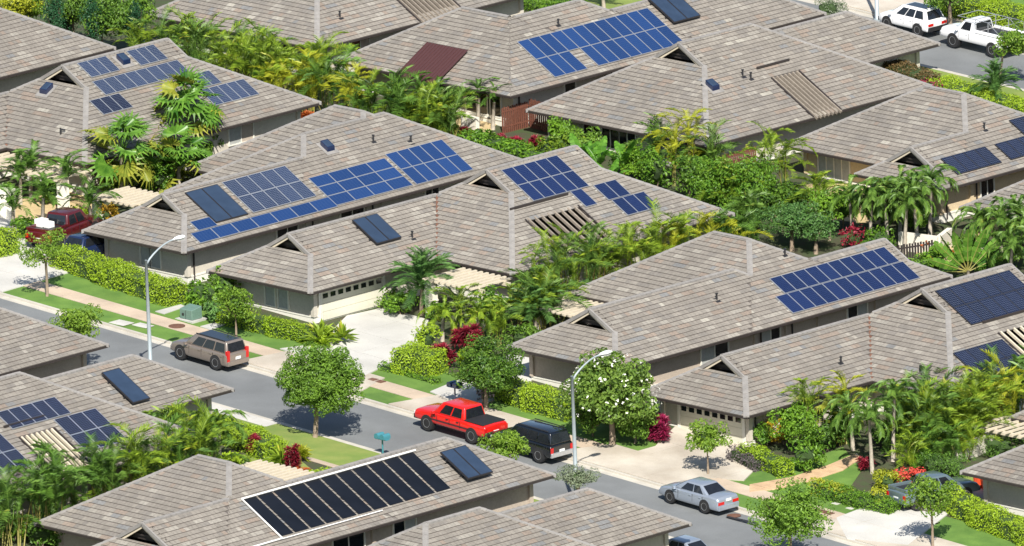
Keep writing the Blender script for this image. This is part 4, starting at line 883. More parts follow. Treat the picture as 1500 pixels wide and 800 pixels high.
# ---------------------------------------------------------------- planting
# street trees
tree((461,641),'large round dense street tree standing on the verge with its shadow on the road',5.5,2.5,2.2,n=22000,clumps=80,leaf=.165,trunk_r=.13,core=1.0,cr=.25,shell=.72,lean=(.4,.4))
tree((712,602),'leafy street tree behind the red pickup',4.3,2.15,1.75,n=9000,clumps=46,leaf=.165,core=.6,cr=.27,shell=.68)
tree((69,434),'sparse street tree by the driveway with the dark red pickup',4.1,1.75,1.2,'treeb',n=1900,clumps=22,leaf=.18,core=0,cr=.32,trunk_r=.08)
tree((346,497),'small street tree behind the beige car',3.2,1.3,1.1,'treeb',n=1500,clumps=20,leaf=.18,core=.3,trunk_r=.06)
tree((1037,696),'young light green street tree in front of the cream garage door',3.4,1.3,1.25,'treeb',n=1500,clumps=22,leaf=.19,core=.25,trunk_r=.06,cr=.3)
tree((1366,802),'young street tree with pale trunk in front of the grey pickup',4.2,1.75,1.35,'treeb',n=1800,clumps=24,leaf=.19,core=.2,trunk_r=.07,cr=.3)
tree((1158,832),'bushy street tree cut by the bottom edge of the picture',5.0,2.6,1.9,'tree',n=5000,clumps=42,leaf=.21,core=.5,cr=.28)
tree((118,549),'lime green street tree rising behind the roof at the left',4.3,1.6,1.15,'treeb',n=2400,clumps=24,leaf=.19,core=.45)
tree((742,724),'bright green street tree rising behind the collector roof beside the black SUV',3.9,1.65,1.05,'treeb',n=2400,clumps=24,leaf=.19,core=.45)
tree((848,756),'low grey-green tree at the foot of the middle street lamp',3.0,1.4,.7,'greyg',n=2200,clumps=22,leaf=.12,core=.7,shell=.75)
tree((1462,124),'street tree with bare curved trunk beside the white pickup',4.0,1.5,1.1,'treeb',n=2000,clumps=22,leaf=.19,core=.3,trunk_r=.07,lean=(1.3,.3))
tree((1392,50),'dark shaded tree beside the white SUV at the top right',4.0,1.7,1.3,'tree',n=2500,clumps=26,leaf=.2,core=.5)
tree((897,652),'plumeria tree covered in white flowers beside the street lamp',5.7,2.9,2.5,'plum',n=6500,clumps=52,leaf=.3,group=None,core=.5,cr=.24,dots=('petal',80,.09),trunk_r=.16,shell=.6)
tree((770,425),'small tree with many white flowers at the corner of the long roof',2.9,1.0,.95,'plum',n=1400,clumps=18,leaf=.22,group=None,core=.5,dots=('petal',40,.12),trunk_r=.06)
tree((1312,182),'white flowering tree below the slatted roof opening',2.2,1.3,.8,'plum',n=1100,clumps=16,leaf=.2,group=None,core=.5,dots=('petal',46,.16),trunk_r=.06)
tree((610,140),'small orange-tipped tree hidden in the palm row',2.5,.8,.7,'areca',n=500,group=None,core=.3)
for px,lb,H,R,mt in (((20,62),'yellow-green garden tree at the top left corner',3.6,1.8,'yellow'),((48,58),'garden tree with orange leaves near the top left corner',3.6,1.5,'treeb'),((150,88),'deep green garden tree right of the dark cypress',4.6,2.0,'tree'),((190,80),'bright green garden tree left of the yellow-green palms',4.4,1.9,'tree'),((108,72),'dense green garden tree behind the plain roof',4.4,1.8,'tree'),
   ((1215,352),'round glossy green tree in front of the ochre wall',3.4,1.35,'hedged'),((1065,320),'broad bright green tree between the yellow palms and the drooping palms',4.0,2.3,'hedged'),((1105,322),'bright green tree next to the broad one behind the navy solar roof',3.8,1.8,'hedged'),((1010,300),'dark green tree under the yellow palms',3.0,1.3,'tree'),
   ((1115,655),'deep green shrub tree right of the cream garage door',1.5,.8,'hedged'),((1172,668),'dense green garden tree left of the yellow-plumed palms',3.4,1.6,'hedged'),((930,650),'dark green understorey tree below the plumeria',2.6,1.5,'tree'),((868,640),'dark bushy tree left of the plumeria trunk',2.8,1.6,'tree'),((715,485),'broad-leaved green tree in the bed behind the red ti plants',2.7,1.1,'hedged')):
    tree(px,lb,H,R,R*.85,mt,n=int(900*R*R),clumps=int(18+8*R),leaf=.2,group=None,core=.62,trunk_r=.08)
for px,lb,H in (((82,84),'tall dark narrow cypress at the top left',4.6),((138,92),'dark conical cypress beside the deep green tree',4.8),((200,92),'slim dark cypress left of the yellow palms',4.4),((98,70),'shorter dark cypress at the top left',3.6)):
    tree(px,lb,H,.75,H*.47,'cyp',n=2600,leaf=.12,group=None,clumps=40,core=.7,name='cypress_tree')
tree((1160,368),'feathery blue-green bush tree behind the plumeria house',3.2,1.9,1.2,'date',n=3800,leaf=.16,group=None,core=.7,clumps=40)
tree((1195,372),'second feathery bush tree touching the drooping palms',2.8,1.4,1.1,'date',n=2400,leaf=.16,group=None,core=.7,clumps=34)
# hedges
hedge([(92,388),(170,417),(258,446)],'long clipped lime hedge in front of the white-based wall at the left',1.7,1.15,'hedge')
hedge([(330,472),(400,490),(478,505)],'clipped hedge between the beige car and the open driveway',1.1,.85,'hedge')
hedge([(590,541),(640,550)],'boxy lime hedge between the two driveways',2.0,1.35,'hedge')
hedge([(560,540),(640,562)],'very low clipped edging hedge on the small lawn',.5,.25,'hedged')
hedge([(725,578),(780,598),(838,615)],'lime hedge behind the black SUV and left of the plumeria',1.5,1.2,'hedge')
hedge([(1078,672),(1112,690)],'purple-grey clipped hedge beside the cream garage door',.9,.6,'purple',dens=220)
hedge([(1095,672),(1150,698)],'low lime hedge between the purple hedge and the curved path',1.1,.8,'hedge')
hedge([(1380,740),(1440,770),(1515,800)],'tall green hedge at the bottom right corner',1.4,1.1,'hedge')
hedge([(-20,372),(8,366)],'bright lime hedge at the left edge',2.6,1.3,'hedge')
hedge([(306,640),(360,655),(402,675)],'lime hedge behind the purple ti plants at the lower left',1.6,1.1,'hedge')
hedge([(455,712),(520,712),(548,702)],'low lime hedge behind the black pool heater',1.7,.7,'hedge')
hedge([(1212,728),(1262,742),(1308,752)],'mixed low hedge between lawn and grey pickup',1.2,.7,'hedged')
hedge([(1195,722),(1240,735)],'yellow-green low hedge at the end of the curved lawn',1.0,.7,'yellow')
hedge([(1372,138),(1430,155),(1505,175)],'yellow-green hedge along the upper street',1.8,1.0,'hedge')
hedge([(1262,106),(1310,122),(1362,140)],'reddish-brown clipped hedge behind the big roof',1.5,1.3,'brownish')
hedge([(1392,20),(1450,32),(1515,48)],'tall hedge beyond the upper street at the top right',1.8,1.3,'hedge')
hedge([(400,712),(380,702),(350,690)],'low dark ground cover by the pergola at the lower left',1.0,.4,'hedged')
hedge([(760,8),(800,20),(850,4)],'low green hedge above the top centre roof',1.2,.6,'hedged')
hedge([(595,178),(640,195),(700,215)],'yellow-green bed of bromeliads below the small palms',1.3,.55,'yellow',leaf=.3,dens=60)
hedge([(690,212),(740,228),(800,244)],'long yellow-green planted bed behind the blue solar roof',1.6,.8,'hedged',leaf=.26,dens=80)
# shrubs
bush((1214,28),'grey-green rounded shrub at the end of the upper roof',1.5,1.1,.75,'greyg',.12,1800)
bush((1362,152),'magenta shrub at the end of the reddish-brown hedge',.75,.75,.95,'magenta',.15,900)
bush((1332,718),'coral red flowering shrub beside the grey pickup',.95,.95,.9,'redfl',.16,1400)
bush((1300,722),'yellow-green rounded shrub left of the coral red shrub',1.0,.9,.75,'yellow',.18,1000)
bush((1372,700),'dark rounded clipped shrub behind the grey pickup',1.15,1.15,.85,'arecad',.12,1500)
bush((1398,703),'second dark clipped shrub next to the low curved wall',1.1,1.1,.85,'arecad',.12,1500)
bush((1466,672),'dark cloud-clipped shrub under the right-hand pergola',1.3,1.1,.8,'arecad',.12,1500)
bush((1122,652),'left of two yellow and orange croton shrubs',.62,.62,.85,'croton',.18,700)
bush((1150,652),'right of two yellow and orange croton shrubs',.62,.62,.85,'croton',.18,700)
bush((1290,745),'olive rounded shrub at the end of the mixed hedge',.9,.8,.7,'yellow',.15,800)
bush((300,452),'broad dark leafy shrub at the corner of the white-based wall',1.3,1.0,1.0,'hedged',.3,700)
bush((330,445),'dark tropical shrub left of the pale windows',1.1,1.0,1.2,'tree',.28,700)
bush((318,470),'spiky dark shrub behind the green utility box',1.0,.8,.7,'date',.3,500)
bush((590,462),'round dark green shrub at the foot of the cycad palm',1.3,1.0,.85,'hedged',.2,1100)
bush((570,455),'smaller dark shrub against the sunlit garage wall',.8,.7,.7,'tree',.2,600)
bush((625,520),'light green shrub at the corner of the two driveways',.9,.9,1.1,'hedge',.18,900)
bush((160,330),'yellow croton shrub below the left cream pergola',.7,.7,.75,'croton',.2,500)
bush((82,238),'red bougainvillea spilling over the cream pergola',1.7,.8,.55,'ti',.2,900,dots=('redfl',40,.18),zc=2.9)
bush((1075,340),'dense green shrub under the broad bright tree',1.5,1.2,1.0,'hedged',.22,1000)
bush((960,280),'glossy dark green shrub right of the banana plants',1.6,1.3,1.5,'hedged',.28,1100)
bush((1250,365),'dark red shrub below the glossy green tree',.8,.8,.8,'ti',.2,500)
bush((1290,372),'green shrub beneath the drooping palms',1.2,1.0,.9,'hedged',.22,800)
bush((1370,398),'shrub with orange flowers left of the traveller palm',1.3,1.0,1.0,'hedged',.24,900,dots=('orange',14,.16))
bush((1350,408),'small glossy shrub behind the navy solar roof',1.0,.8,.8,'hedged',.2,700)
bush((1460,400),'dark shrub at the foot of the traveller palm',1.4,1.0,.9,'tree',.22,900)
bush((710,598),'deep purple-leaved shrub under the plumeria house eave',.5,.5,1.5,'purple',.2,300)
bush((1180,690),'glossy deep green shrub at the curve of the lawn',1.3,1.1,1.0,'hedged',.25,900)
bush((1210,660),'dark leafy shrub under the yellow-plumed palms',1.4,1.1,1.1,'arecad',.25,900)
bush((20,790),'light green shrub at the bottom left corner',1.3,1.0,.8,'hedge',.2,900)
bush((60,800),'dark shrub at the bottom left edge',1.6,1.2,1.0,'arecad',.22,900)
bush((490,5),'green shrub beyond the lattice roof',1.2,1.0,.8,'hedge',.2,500)
bush((700,160),'small round shrub by the patio under the brown metal cover',.5,.5,.45,'hedged',.14,300)
for px,lb in (((808,240),'pale green shrub at the right end of the planted bed'),((835,235),'feathery shrub left of the banana plants')): bush(px,lb,1.2,1.0,1.0,'areca',.26,700)
# red and orange rosettes
R_=rosette
R_((648,540),'bright red ti plant left of the pair at the open driveway','ti',1.6,9,.7); R_((686,518),'darker red ti plant right of the bright one','ti',1.5,8,.9)
R_((962,650),'tall magenta red ti plant right of the plumeria','magenta',1.35,9,1.0); R_((376,668),'purple-red ti plant in front of the lower left hedge','ti',1.15,8,.9)
R_((428,690),'slender purple-red ti column right of the spiky green plant','ti',.9,7,1.6); R_((415,685),'spiky green plant between the two purple ti plants','areca',1.5,2,.3,L=.8,n=34)
R_((440,676),'yellow-green leafy plant behind the slender ti column','yellow',1.2,3,.4,L=.6); R_((424,694),'left orange bromeliad behind the pergola','orange',1.0,4,.15); R_((448,694),'right orange bromeliad behind the pergola','orange',1.0,4,.15)
for px,lb in (((682,200),'small red ti plant beside the white patio wall'),((735,212),'red ti plant at the left end of the fence row'),((752,215),'red ti plant in the middle of the fence row'),((768,222),'pinkish ti plant near the end of the fence row'),((787,216),'red ti plant in front of the dark gate')): R_(px,lb,'ti',1.1,5,.4)
R_((1268,688),'pink and orange ti plant between the two pale palm trunks','ti',1.0,4,.5); R_((485,505),'big yellow-green bromeliad at the end of the hedge by the driveway','areca',1.9,3,.2,L=.75,w=.12,n=34,name='bromeliad')
R_((470,512),'smaller bromeliad at the hedge end','hedge',1.2,2,.2,L=.6,w=.1,name='bromeliad'); R_((455,180),'orange leafy plant at the end of the long left roof','orange',1.2,5,.4); R_((425,172),'yellow-orange leafy plant beside the orange one','croton',1.1,4,.4)
R_((1275,380),'dark red ti plant behind the navy solar roof','ti',1.3,5,.5)
# fan palms, cycad, manila palms
palm((179,292),'tall fan palm left of the pair in front of the six-array roof','fan',3.0,32,1.35,1,elev=(-.8,1.15)); palm((272,250),'tall fan palm right of the pair in front of the six-array roof','fan',3.8,32,1.35,1,elev=(-.8,1.15))
palm((262,276),'shorter deep green fan palm in front of the tall pair','fan',1.4,26,1.4,1,elev=(-.5,1.15)); palm((228,250),'small palm with upright fronds between the fan palms','areca',2.6,12,1.0,3)
palm((210,268),'yellowing fan palm half hidden between its neighbours','fan',1.5,12,1.0,1,mt='fany')
palm((617,462),'cycad-like date palm with thick dark trunk by the entry pergola','date',1.6,64,1.75,1,trunk='trunk',elev=(-.6,1.25))
palm((786,488),'round feathery date palm left of the plumeria house roof','date',.9,60,1.6,1,elev=(-.3,1.2)); palm((846,470),'smaller feathery date palm right of the round one','date',.8,46,1.2,1,elev=(-.3,1.2))
palm((1458,158),'feathery date palm beside the curved bare trunk','date',1.1,42,1.35,1,elev=(-.4,1.2))
palm((885,14),'yellow-green date palm above the top centre roof','date',1.2,30,1.1,1,mt='areca')
for px,H,lb in (((1278,694),3.1,'drooping palm with pale trunk left of the pair on the front lawn'),((1308,676),3.6,'drooping palm with yellow trunk right of the pair on the front lawn'),((1250,660),2.2,'short drooping palm left of the pale-trunked pair')):
    palm(px,lb,'manila',H,18,1.05,1,elev=(-.75,.95),trunk='ptrunk')
for px,H,lb in (((230,705),2.6,'drooping palm at the left of the lower left garden'),((290,690),2.3,'drooping palm at the corner of the lower left house'),((322,682),2.2,'drooping palm nearest the lower left hedge')): palm(px,lb,'manila',H,16,1.0,1,elev=(-.8,.9))
for i,(px,H) in enumerate(sorted((((1250,352),2.5),((1275,360),2.8),((1300,358),2.9),((1325,372),3.0),((1345,365),3.2),((1362,350),3.4),((1318,345),2.8)))):
    palm(px,ORD[i]+' drooping palm from the left, in the row in front of the french doors','manila',H,18,1.1,1,elev=(-.8,.9),group='drooping palms in front of the french doors')
for i,(px,H) in enumerate(sorted((((1440,385),2.4),((1468,392),2.6),((1490,380),2.8),((1480,410),2.0),((1505,395),2.4)))): palm(px,ORD[i]+' drooping palm right of the traveller palm','manila',H,16,1.1,1,elev=(-.7,.9),group='drooping palms right of the traveller palm')
for px,H,lb in (((618,172),1.5,'small palm on the tan patio, left of two'),((640,176),1.3,'small palm on the tan patio, right of two'),((700,186),1.8,'thin palm in front of the white patio wall'),((722,190),1.7,'feathery palm in front of the dark windows at top centre')): palm(px,lb,'coco',H,12,.7,1,elev=(-.3,1.0))
for px,H,lb in (((45,292),1.7,'palm with blue-green fronds below the left pergola'),((62,345),2.3,'palm left of the dark red pickup'),((98,312),2.2,'feathery palm above the dark red pickup'),((20,345),1.5,'small palm at the left edge above the hedge'),((135,335),1.4,'small palm right of the dark red pickup'),((30,300),1.6,'pale palm against the white wall at the left edge')): palm(px,lb,'coco',H,15,.85,1,elev=(-.4,1.0))
for px,H,lb,mt in (((985,272),2.6,'yellow palm left of the pair behind the banana plants','yellow'),((1012,265),3.0,'tall yellow palm right of the pair behind the banana plants','yellow'),((1125,300),3.2,'yellow-green palm with thin trunk behind the broad tree','areca'),((1150,292),3.0,'yellow-green palm left of the ochre walls','areca')): palm(px,lb,'areca',H,18,1.0,3,mt=mt,elev=(-.5,1.0))
palm((1185,652),'yellow-plumed palm right of the garage house windows','areca',2.6,14,1.0,3,mt='areca',elev=(0,1.1)); palm((1205,650),'brownish-yellow broad-leaved palm between two green ones','fan',2.4,12,.8,3,mt='fany',elev=(-.4,1.1)); palm((1240,650),'bright yellow-plumed palm right of the brownish one','areca',2.8,14,1.0,3,mt='yellow',elev=(0,1.1))
palm((648,500),'manila-like palm left of the pair in the entry bed','manila',1.5,14,.95,1,mt='areca',elev=(-.6,1.0)); palm((700,505),'manila-like palm right of the pair in the entry bed','manila',1.7,16,1.0,1,mt='areca',elev=(-.6,1.0)); palm((672,485),'upright palm behind the pair in the entry bed','areca',1.5,12,.9,3)
# banana, traveller palm
for i,(px,lb) in enumerate((((850,262),'banana plant left of the three behind the navy solar roof'),((878,268),'banana plant in the middle of the three'),((915,266),'banana plant right of the three'))): paddle_plant(px,lb,10,.9,2.1,.62,sc=.95)
paddle_plant((895,280),'low banana plant in front of the three tall ones',8,.4,1.6,.5)
paddle_plant((1418,408),'traveller palm with yellow fan of stalks behind the right-hand roof',15,.5,2.9,.55,'fan',True,'traveller_palm',1.0,pet='ytrunk',a0=.12)
# areca rows
wrow((-47,14.5),(-22.5,16.5),18,'areca palm in the row behind the top left roofs','areca palms behind the top left roofs',2.3,1.3,jit=1.2,n=26,sc=1.15,canes=7,spread=1.0)
wrow((-46,18.5),(-33,19.5),9,'areca palm in the back row at top left','areca palms in the back row at top left',1.8,1.8,jit=.9,n=22,sc=1.05,canes=6,spread=.9)
wrow((-26,16.8),(-22.5,17.5),4,'short areca palm above the small patio palms','short areca palms by the patio',1.3,1.2,n=26,sc=1.0,canes=7,spread=1.0)
wrow((8.0,-6.0),(7.9,12.5),14,'areca palm in the row between the two middle solar roofs','areca palms between the two middle solar roofs',3.2,1.1,n=24,sc=1.1,canes=7,spread=.9)
wrow((8.6,-7.6),(10.8,-6.4),4,'areca palm in the thick clump left of the plumeria house','areca palms left of the plumeria house',1.0,1.3,jit=.6,n=24,sc=1.1,canes=7,spread=.9)
wrow((8.6,-12),(10.3,-10.5),3,'areca palm in the bed beside the entry','areca palms beside the entry',.9,1.0,n=18,sc=.85,canes=5,spread=.7)
row([(1325,660),(1370,668),(1410,662),(1450,645),(1500,625)],12,'tall areca palm in front of the black-framed panels','tall areca palms in front of the black-framed panels',H=1.7,n=26,sc=1.15,canes=7,spread=1.0,mt='areca')
row([(1300,640),(1360,635),(1420,625),(1470,612)],7,'areca palm against the wall below the black-framed panels','areca palms against the right-hand wall',H=1.3,n=20,sc=1.05,canes=6,spread=.9,mt='arecad')
wrow((21.1,-66),(21.0,-44),17,'areca palm in the long row behind the pool heater roof','areca palms behind the pool heater roof',2.6,2.4,n=26,sc=1.2,canes=7,spread=.9,mt='arecad')
wrow((13.6,-42.5),(17.5,-42.3),5,'areca palm in the garden behind the collector roof','areca palms behind the single collector roof',1.2,1.0,jit=.8,n=22,sc=1.05,canes=6,spread=1.0,mt='areca')


FILL=[((1035,292),2.6,1.5,'treeb','bright green tree right of the yellow palms'),((1060,300),2.4,1.4,'tree','dark green tree between two brighter ones behind the navy roof'),((1092,298),2.8,1.5,'hedged','leafy tree under the thin-trunked palm'),((1130,325),2.4,1.4,'tree','leafy tree left of the glossy green tree'),
((1165,318),2.2,1.2,'tree','dark leafy tree below the ochre wall'),((1080,345),2.0,1.3,'tree','dark leafy tree at the end of the areca row'),((1235,335),2.3,1.2,'hedged','leafy tree left of the drooping palm row'),((1020,255),2.0,1.2,'hedged','green tree against the wall left of the orange-brown fence'),
((860,240),2.2,1.4,'tree','dark leafy tree behind the banana plants'),((820,222),2.0,1.2,'hedged','leafy tree against the wall at the end of the ti plants'),((930,262),2.2,1.3,'hedged','leafy tree between banana plants and yellow palms'),((1415,385),1.8,1.2,'tree','dark tree behind the traveller palm'),((1300,330),2.0,1.2,'tree','dark leafy tree behind the drooping palm row'),((1345,335),2.0,1.2,'hedged','leafy tree behind the right of the drooping palm row')]
for px,H,R,mt,lb in FILL: tree(px,lb,H,R,R*.8,mt,n=int(1100*R*R),clumps=int(18+8*R),leaf=.22,group=None,core=.9,trunk_r=.07)
for px,lb,rx,mt in (((150,262),'dark bush below the left fan palm',1.3,'tree'),((230,282),'dark bush at the foot of the deep green fan palm',1.3,'hedged'),((300,262),'dark bush under the right fan palm',1.2,'tree'),((5,300),'green bush against the white wall at the left edge',1.0,'hedged'),((80,300),'low green bush below the bougainvillea pergola',1.1,'hedged'),((115,330),'low green bush behind the dark red pickup',.9,'hedge'),((40,350),'green bush at the back of the left driveway',1.0,'hedged'),
 ((640,470),'low bush at the left pillar of the entry pergola',.8,'hedged'),((730,475),'low bush right of the entry pergola',1.0,'hedged'),((765,510),'low bush between the entry bed and the plumeria house',1.1,'tree'),((690,545),'pale green bush behind the street tree',1.0,'hedge'),((905,625),'dark bush at the plumeria trunk',1.3,'tree'),((1230,640),'dense bush against the garage house wall',1.2,'hedged'),((1300,655),'dense bush behind the two pale palm trunks',1.2,'tree'),((1350,690),'green bush left of the dark clipped shrubs',1.0,'hedged'),
 ((240,735),'dense bush at the lower left among the palms',1.4,'tree'),((340,690),'low green bush beside the lower left palms',.8,'hedge'),((360,690),'pale green ground cover bush near the purple ti plant',.7,'areca')):
    bush(px,lb,rx,rx*.85,rx*.75,mt,.24,int(700*rx*rx))

for px,H,R,lb in (((168,285),1.9,1.1,'dark understorey tree below the left fan palm'),((208,275),2.0,1.2,'dark understorey tree between the fan palms'),((243,258),2.0,1.2,'dark understorey tree behind the deep green fan palm'),((300,240),1.9,1.1,'dark understorey tree right of the fan palms')):
    tree(px,lb,H,R,R*.8,'tree',n=int(1000*R*R),clumps=26,leaf=.24,group=None,core=.9,trunk_r=.06)
for px,lb,mt in (((1335,693),'low areca palm beside the coral red shrub','areca'),((1362,688),'low areca palm behind the dark clipped shrub','arecad'),((1388,682),'low deep green palm right of the dark clipped shrub','arecad'),((1412,674),'low areca palm at the curved white wall','areca'),((1432,664),'low areca palm behind the curved white wall','areca'),((1310,668),'low palm behind the pale trunk','arecad')):
    palm(px,lb,'areca',.5,20,.95,6,mt=mt,elev=(.05,1.25),spread=.8)
for px,H,lb,mt in (((1070,325),1.8,'feathery palm rising from the dense green trees','areca'),((1100,352),1.2,'low feathery palm behind the plumeria house ridge','manila'),((1200,330),1.6,'feathery palm beside the glossy green tree','areca'),((965,262),1.6,'feathery palm between the banana plants and yellow palms','manila'),((1045,280),2.0,'palm with dark fronds near the orange-brown fence','manila')):
    palm(px,lb,'areca',H,18,1.1,5,mt=mt,elev=(.0,1.2))
# ---------------------------------------------------------------- vehicles
def loft(mb,st,m=0,nseg=None):
    """st: list of rings (same length); closed ends"""
    b=len(mb.v); n=len(st[0])
    for r in st: mb.v+=[tuple(p) for p in r]
    for i in range(len(st)-1):
        for k in range(n):
            j=(k+1)%n; mb.f.append((b+i*n+k,b+i*n+j,b+(i+1)*n+j,b+(i+1)*n+k)); mb.m.append(m)
    mb.f.append(tuple(b+k for k in reversed(range(n)))); mb.f.append(tuple(b+(len(st)-1)*n+k for k in range(n))); mb.m+=[m,m]
def car(label,cat,px,paint,heading,prof,wb,Wd,wr,cab,wins,zb=.28,group='parked cars and trucks',kind='car',name='parked_car',anchor='rear',lights='tail',extra=None,dz=0,plate=True,wh_in=.0):
    """prof: (x, ztop, halfwidth) rear->front ; cab: xr0,xr1(roof rear,front) xb0,xb1(base rear,front), zbelt, zroof, inset"""
    h=Wd/2; p=at(*px); c,s_=math.cos(heading),math.sin(heading)
    if anchor=='rear': # px = contact of the near rear wheel; near side faces -Y for heading pi
        lx,ly=-wb/2,h*.9*(1 if heading>1.7 else -1)
        org=(p[0]-(c*lx-s_*ly),p[1]-(s_*lx+c*ly))
    else: org=(p[0],p[1])
    gz=ground(*org)+dz; slope=math.atan((ground(org[0]+c,org[1]+s_)-ground(*org)))
    t=thing(name,label,cat,(org[0],org[1],gz),group,heading); t.rotation_euler=(0,-slope,heading)
    def P(mb,nm,mt,sub=None,smooth=False,bev=0):
        o=link(nm,mb.data(nm,M[mt] if isinstance(mt,str) else [M[k] for k in mt],smooth=smooth),sub or t)
        if bev: b=o.modifiers.new('b','BEVEL'); b.width=bev; b.segments=3; b.limit_method='ANGLE'; b.angle_limit=rad(25)
        return o
    mb=MB(); rings=[]
    for x,z,w in prof: rings.append([(x,-w*.93,zb),(x,-w,zb+.16),(x,-w*1.0,zb+(z-zb)*.62),(x,-w*.955,z-.05),(x,-w*.82,z),(x,0,z+.025),(x,w*.82,z),(x,w*.955,z-.05),(x,w,zb+(z-zb)*.62),(x,w,zb+.16),(x,w*.93,zb)])
    loft(mb,rings); body=P(mb,'body',paint,smooth=False,bev=.06)
    for q in body.data.polygons: q.use_smooth=True
    xr0,xr1,xb0,xb1,zl,zr,ins=cab; hb=h*.9; ht=h*.9-ins
    base=[(xb0,-hb,zl),(xb1,-hb,zl),(xb1,hb,zl),(xb0,hb,zl)]; top=[(xr0,-ht,zr),(xr1,-ht,zr),(xr1,ht,zr),(xr0,ht,zr)]
    mb=MB(); mb.hexa(base,top); cb=P(mb,'cabin',paint,bev=.085)
    for q in cb.data.polygons:q.use_smooth=True
    def bil(a,b,c_,d,u,v): return (Vector(a)*(1-u)+Vector(b)*u)*(1-v)+(Vector(d)*(1-u)+Vector(c_)*u)*v
    def glassp(nm,a,b,c_,d,u0,u1,v0,v1,mt='glass'):
        nn=(Vector(b)-Vector(a)).cross(Vector(d)-Vector(a)).normalized()*.012; mb=MB(); q=[bil(a,b,c_,d,u,v) for u,v in((u0,v0),(u1,v0),(u1,v1),(u0,v1))]
        mb.hexa([x-nn for x in q],[x+nn for x in q]); return P(mb,nm,mt,cb)
    for sg in(0,1):
        A,B,C_,D=(base[0],base[1],top[1],top[0]) if sg==0 else (base[2],base[3],top[3],top[2])
        for (u0,u1) in wins: 
            if sg: u0,u1=1-u1,1-u0
            glassp('side_window',A,B,C_,D,u0,u1,.12,.84)
    glassp('rear_window',base[3],base[0],top[0],top[3],.08,.92,.1,.86); glassp('windscreen',base[1],base[2],top[2],top[1],.05,.95,.06,.92)
    x0=prof[0][0]; x1=prof[-1][0]
    # wheels with arches
    for wx in(-wb/2,wb/2):
        for sg in(-1,1):
            yo=h*sg; a=MB(); n=16
            a.hexa([(wx+(wr+.07)*math.cos(2*math.pi*k/n),yo-sg*.35,wr+.02+(wr+.07)*math.sin(2*math.pi*k/n)) for k in range(n)],[(wx+(wr+.07)*math.cos(2*math.pi*k/n),yo+sg*.006,wr+.02+(wr+.07)*math.sin(2*math.pi*k/n)) for k in range(n)]); P(a,'wheel_arch','plastic')
            a=MB(); rs=[(wr*.72,-.22),(wr*.96,-.22),(wr,-.19),(wr,-.03),(wr*.95,.012),(wr*.68,.018)]
            loft(a,[[(wx+r*math.cos(2*math.pi*k/18),yo+sg*(d+wh_in),wr+r*math.sin(2*math.pi*k/18)) for k in range(18)] for r,d in rs]); ty=P(a,'wheel','tyre')
            a=MB(); loft(a,[[(wx+r*math.cos(2*math.pi*k/18),yo+sg*(d+wh_in),wr+r*math.sin(2*math.pi*k/18)) for k in range(18)] for r,d in ((wr*.66,.0),(wr*.66,.024),(wr*.55,.01))]);
            P(a,'rim','rim',ty)
            a=MB()
            for k in range(6):
                an=2*math.pi*k/6+.3; a.beam((wx,yo+sg*(.02+wh_in),wr),(wx+wr*.5*math.cos(an),yo+sg*(.022+wh_in),wr+wr*.5*math.sin(an)),.02,.03) 
                an+=math.pi/6; a.tri((wx+wr*.2*math.cos(an),yo+sg*(.0205+wh_in),wr+wr*.2*math.sin(an)),(wx+wr*.45*math.cos(an-.13),yo+sg*(.0205+wh_in),wr+wr*.45*math.sin(an-.13)),(wx+wr*.45*math.cos(an+.13),yo+sg*(.0205+wh_in),wr+wr*.45*math.sin(an+.13)))
            P(a,'spoke','plastic',ty)
    zt=prof[0][1]; w0=prof[0][2]
    for sg in(-1,1):
        a=MB()
        if lights=='tall': a.box(x0-.02,sg*w0-(.2 if sg>0 else -.0),zt-.42,x0+.16,sg*w0+(.0 if sg>0 else .2),zt+.22)
        elif lights=='wide': a.box(x0-.02,sg*w0*.98-(.46 if sg>0 else 0),zt-.3,x0+.22,sg*w0*.98+(0 if sg>0 else .46),zt-.13)
        else: a.box(x0-.02,sg*w0-(.2 if sg>0 else -.0),zt-.42,x0+.14,sg*w0+(0 if sg>0 else .2),zt-.1)
        P(a,'tail_lamp','tail')
        a=MB(); a.box(x1-.25,sg*prof[-1][2]*.99-(.36 if sg>0 else 0),prof[-1][1]-.2,x1+.015,sg*prof[-1][2]*.99+(0 if sg>0 else .36),prof[-1][1]-.04); P(a,'headlight','head')
        a=MB(); a.hexa([(xb1-.35,sg*h,zl),(xb1-.15,sg*h,zl),(xb1-.15,sg*(h+.2),zl),(xb1-.35,sg*(h+.2),zl)],[(xb1-.35,sg*h,zl+.17),(xb1-.2,sg*h,zl+.17),(xb1-.2,sg*(h+.2),zl+.17),(xb1-.35,sg*(h+.2),zl+.17)]); P(a,'wing_mirror',paint,bev=.02)
    if plate: a=MB(); a.box(x0-.035,-.2,.62 if kind!='sedan' else .72,x0-.005,.2,.78 if kind!='sedan' else .87); P(a,'number_plate','plate')
    for xx,nm,w in((x0,'rear_bumper',w0),(x1,'front_bumper',prof[-1][2])):
        a=MB(); sg=-1 if xx<0 else 1; a.box(min(xx-sg*.25,xx+sg*.07),-w*.99,zb+.02,max(xx-sg*.25,xx+sg*.07),w*.99,zb+.3); P(a,nm,extra or paint,bev=.03)
    # door lines and handles
    for u in [w_[0]-.02 for w_ in wins[1:]]+[wins[-1][1]+.03,wins[0][0]+.01]:
        x=xb0+(xb1-xb0)*u
        for sg in(-1,1):
            a=MB(); a.box(x-.008,min(sg*(h-.02),sg*(h+.004)),zb+.2,x+.008,max(sg*(h-.02),sg*(h+.004)),zl-.06); P(a,'door_gap','plastic')
            a=MB(); a.box(x+.1,min(sg*(h-.03),sg*(h+.03)),zl-.17,x+.26,max(sg*(h-.03),sg*(h+.03)),zl-.13); P(a,'door_handle',paint if paint!='red' else 'plastic')
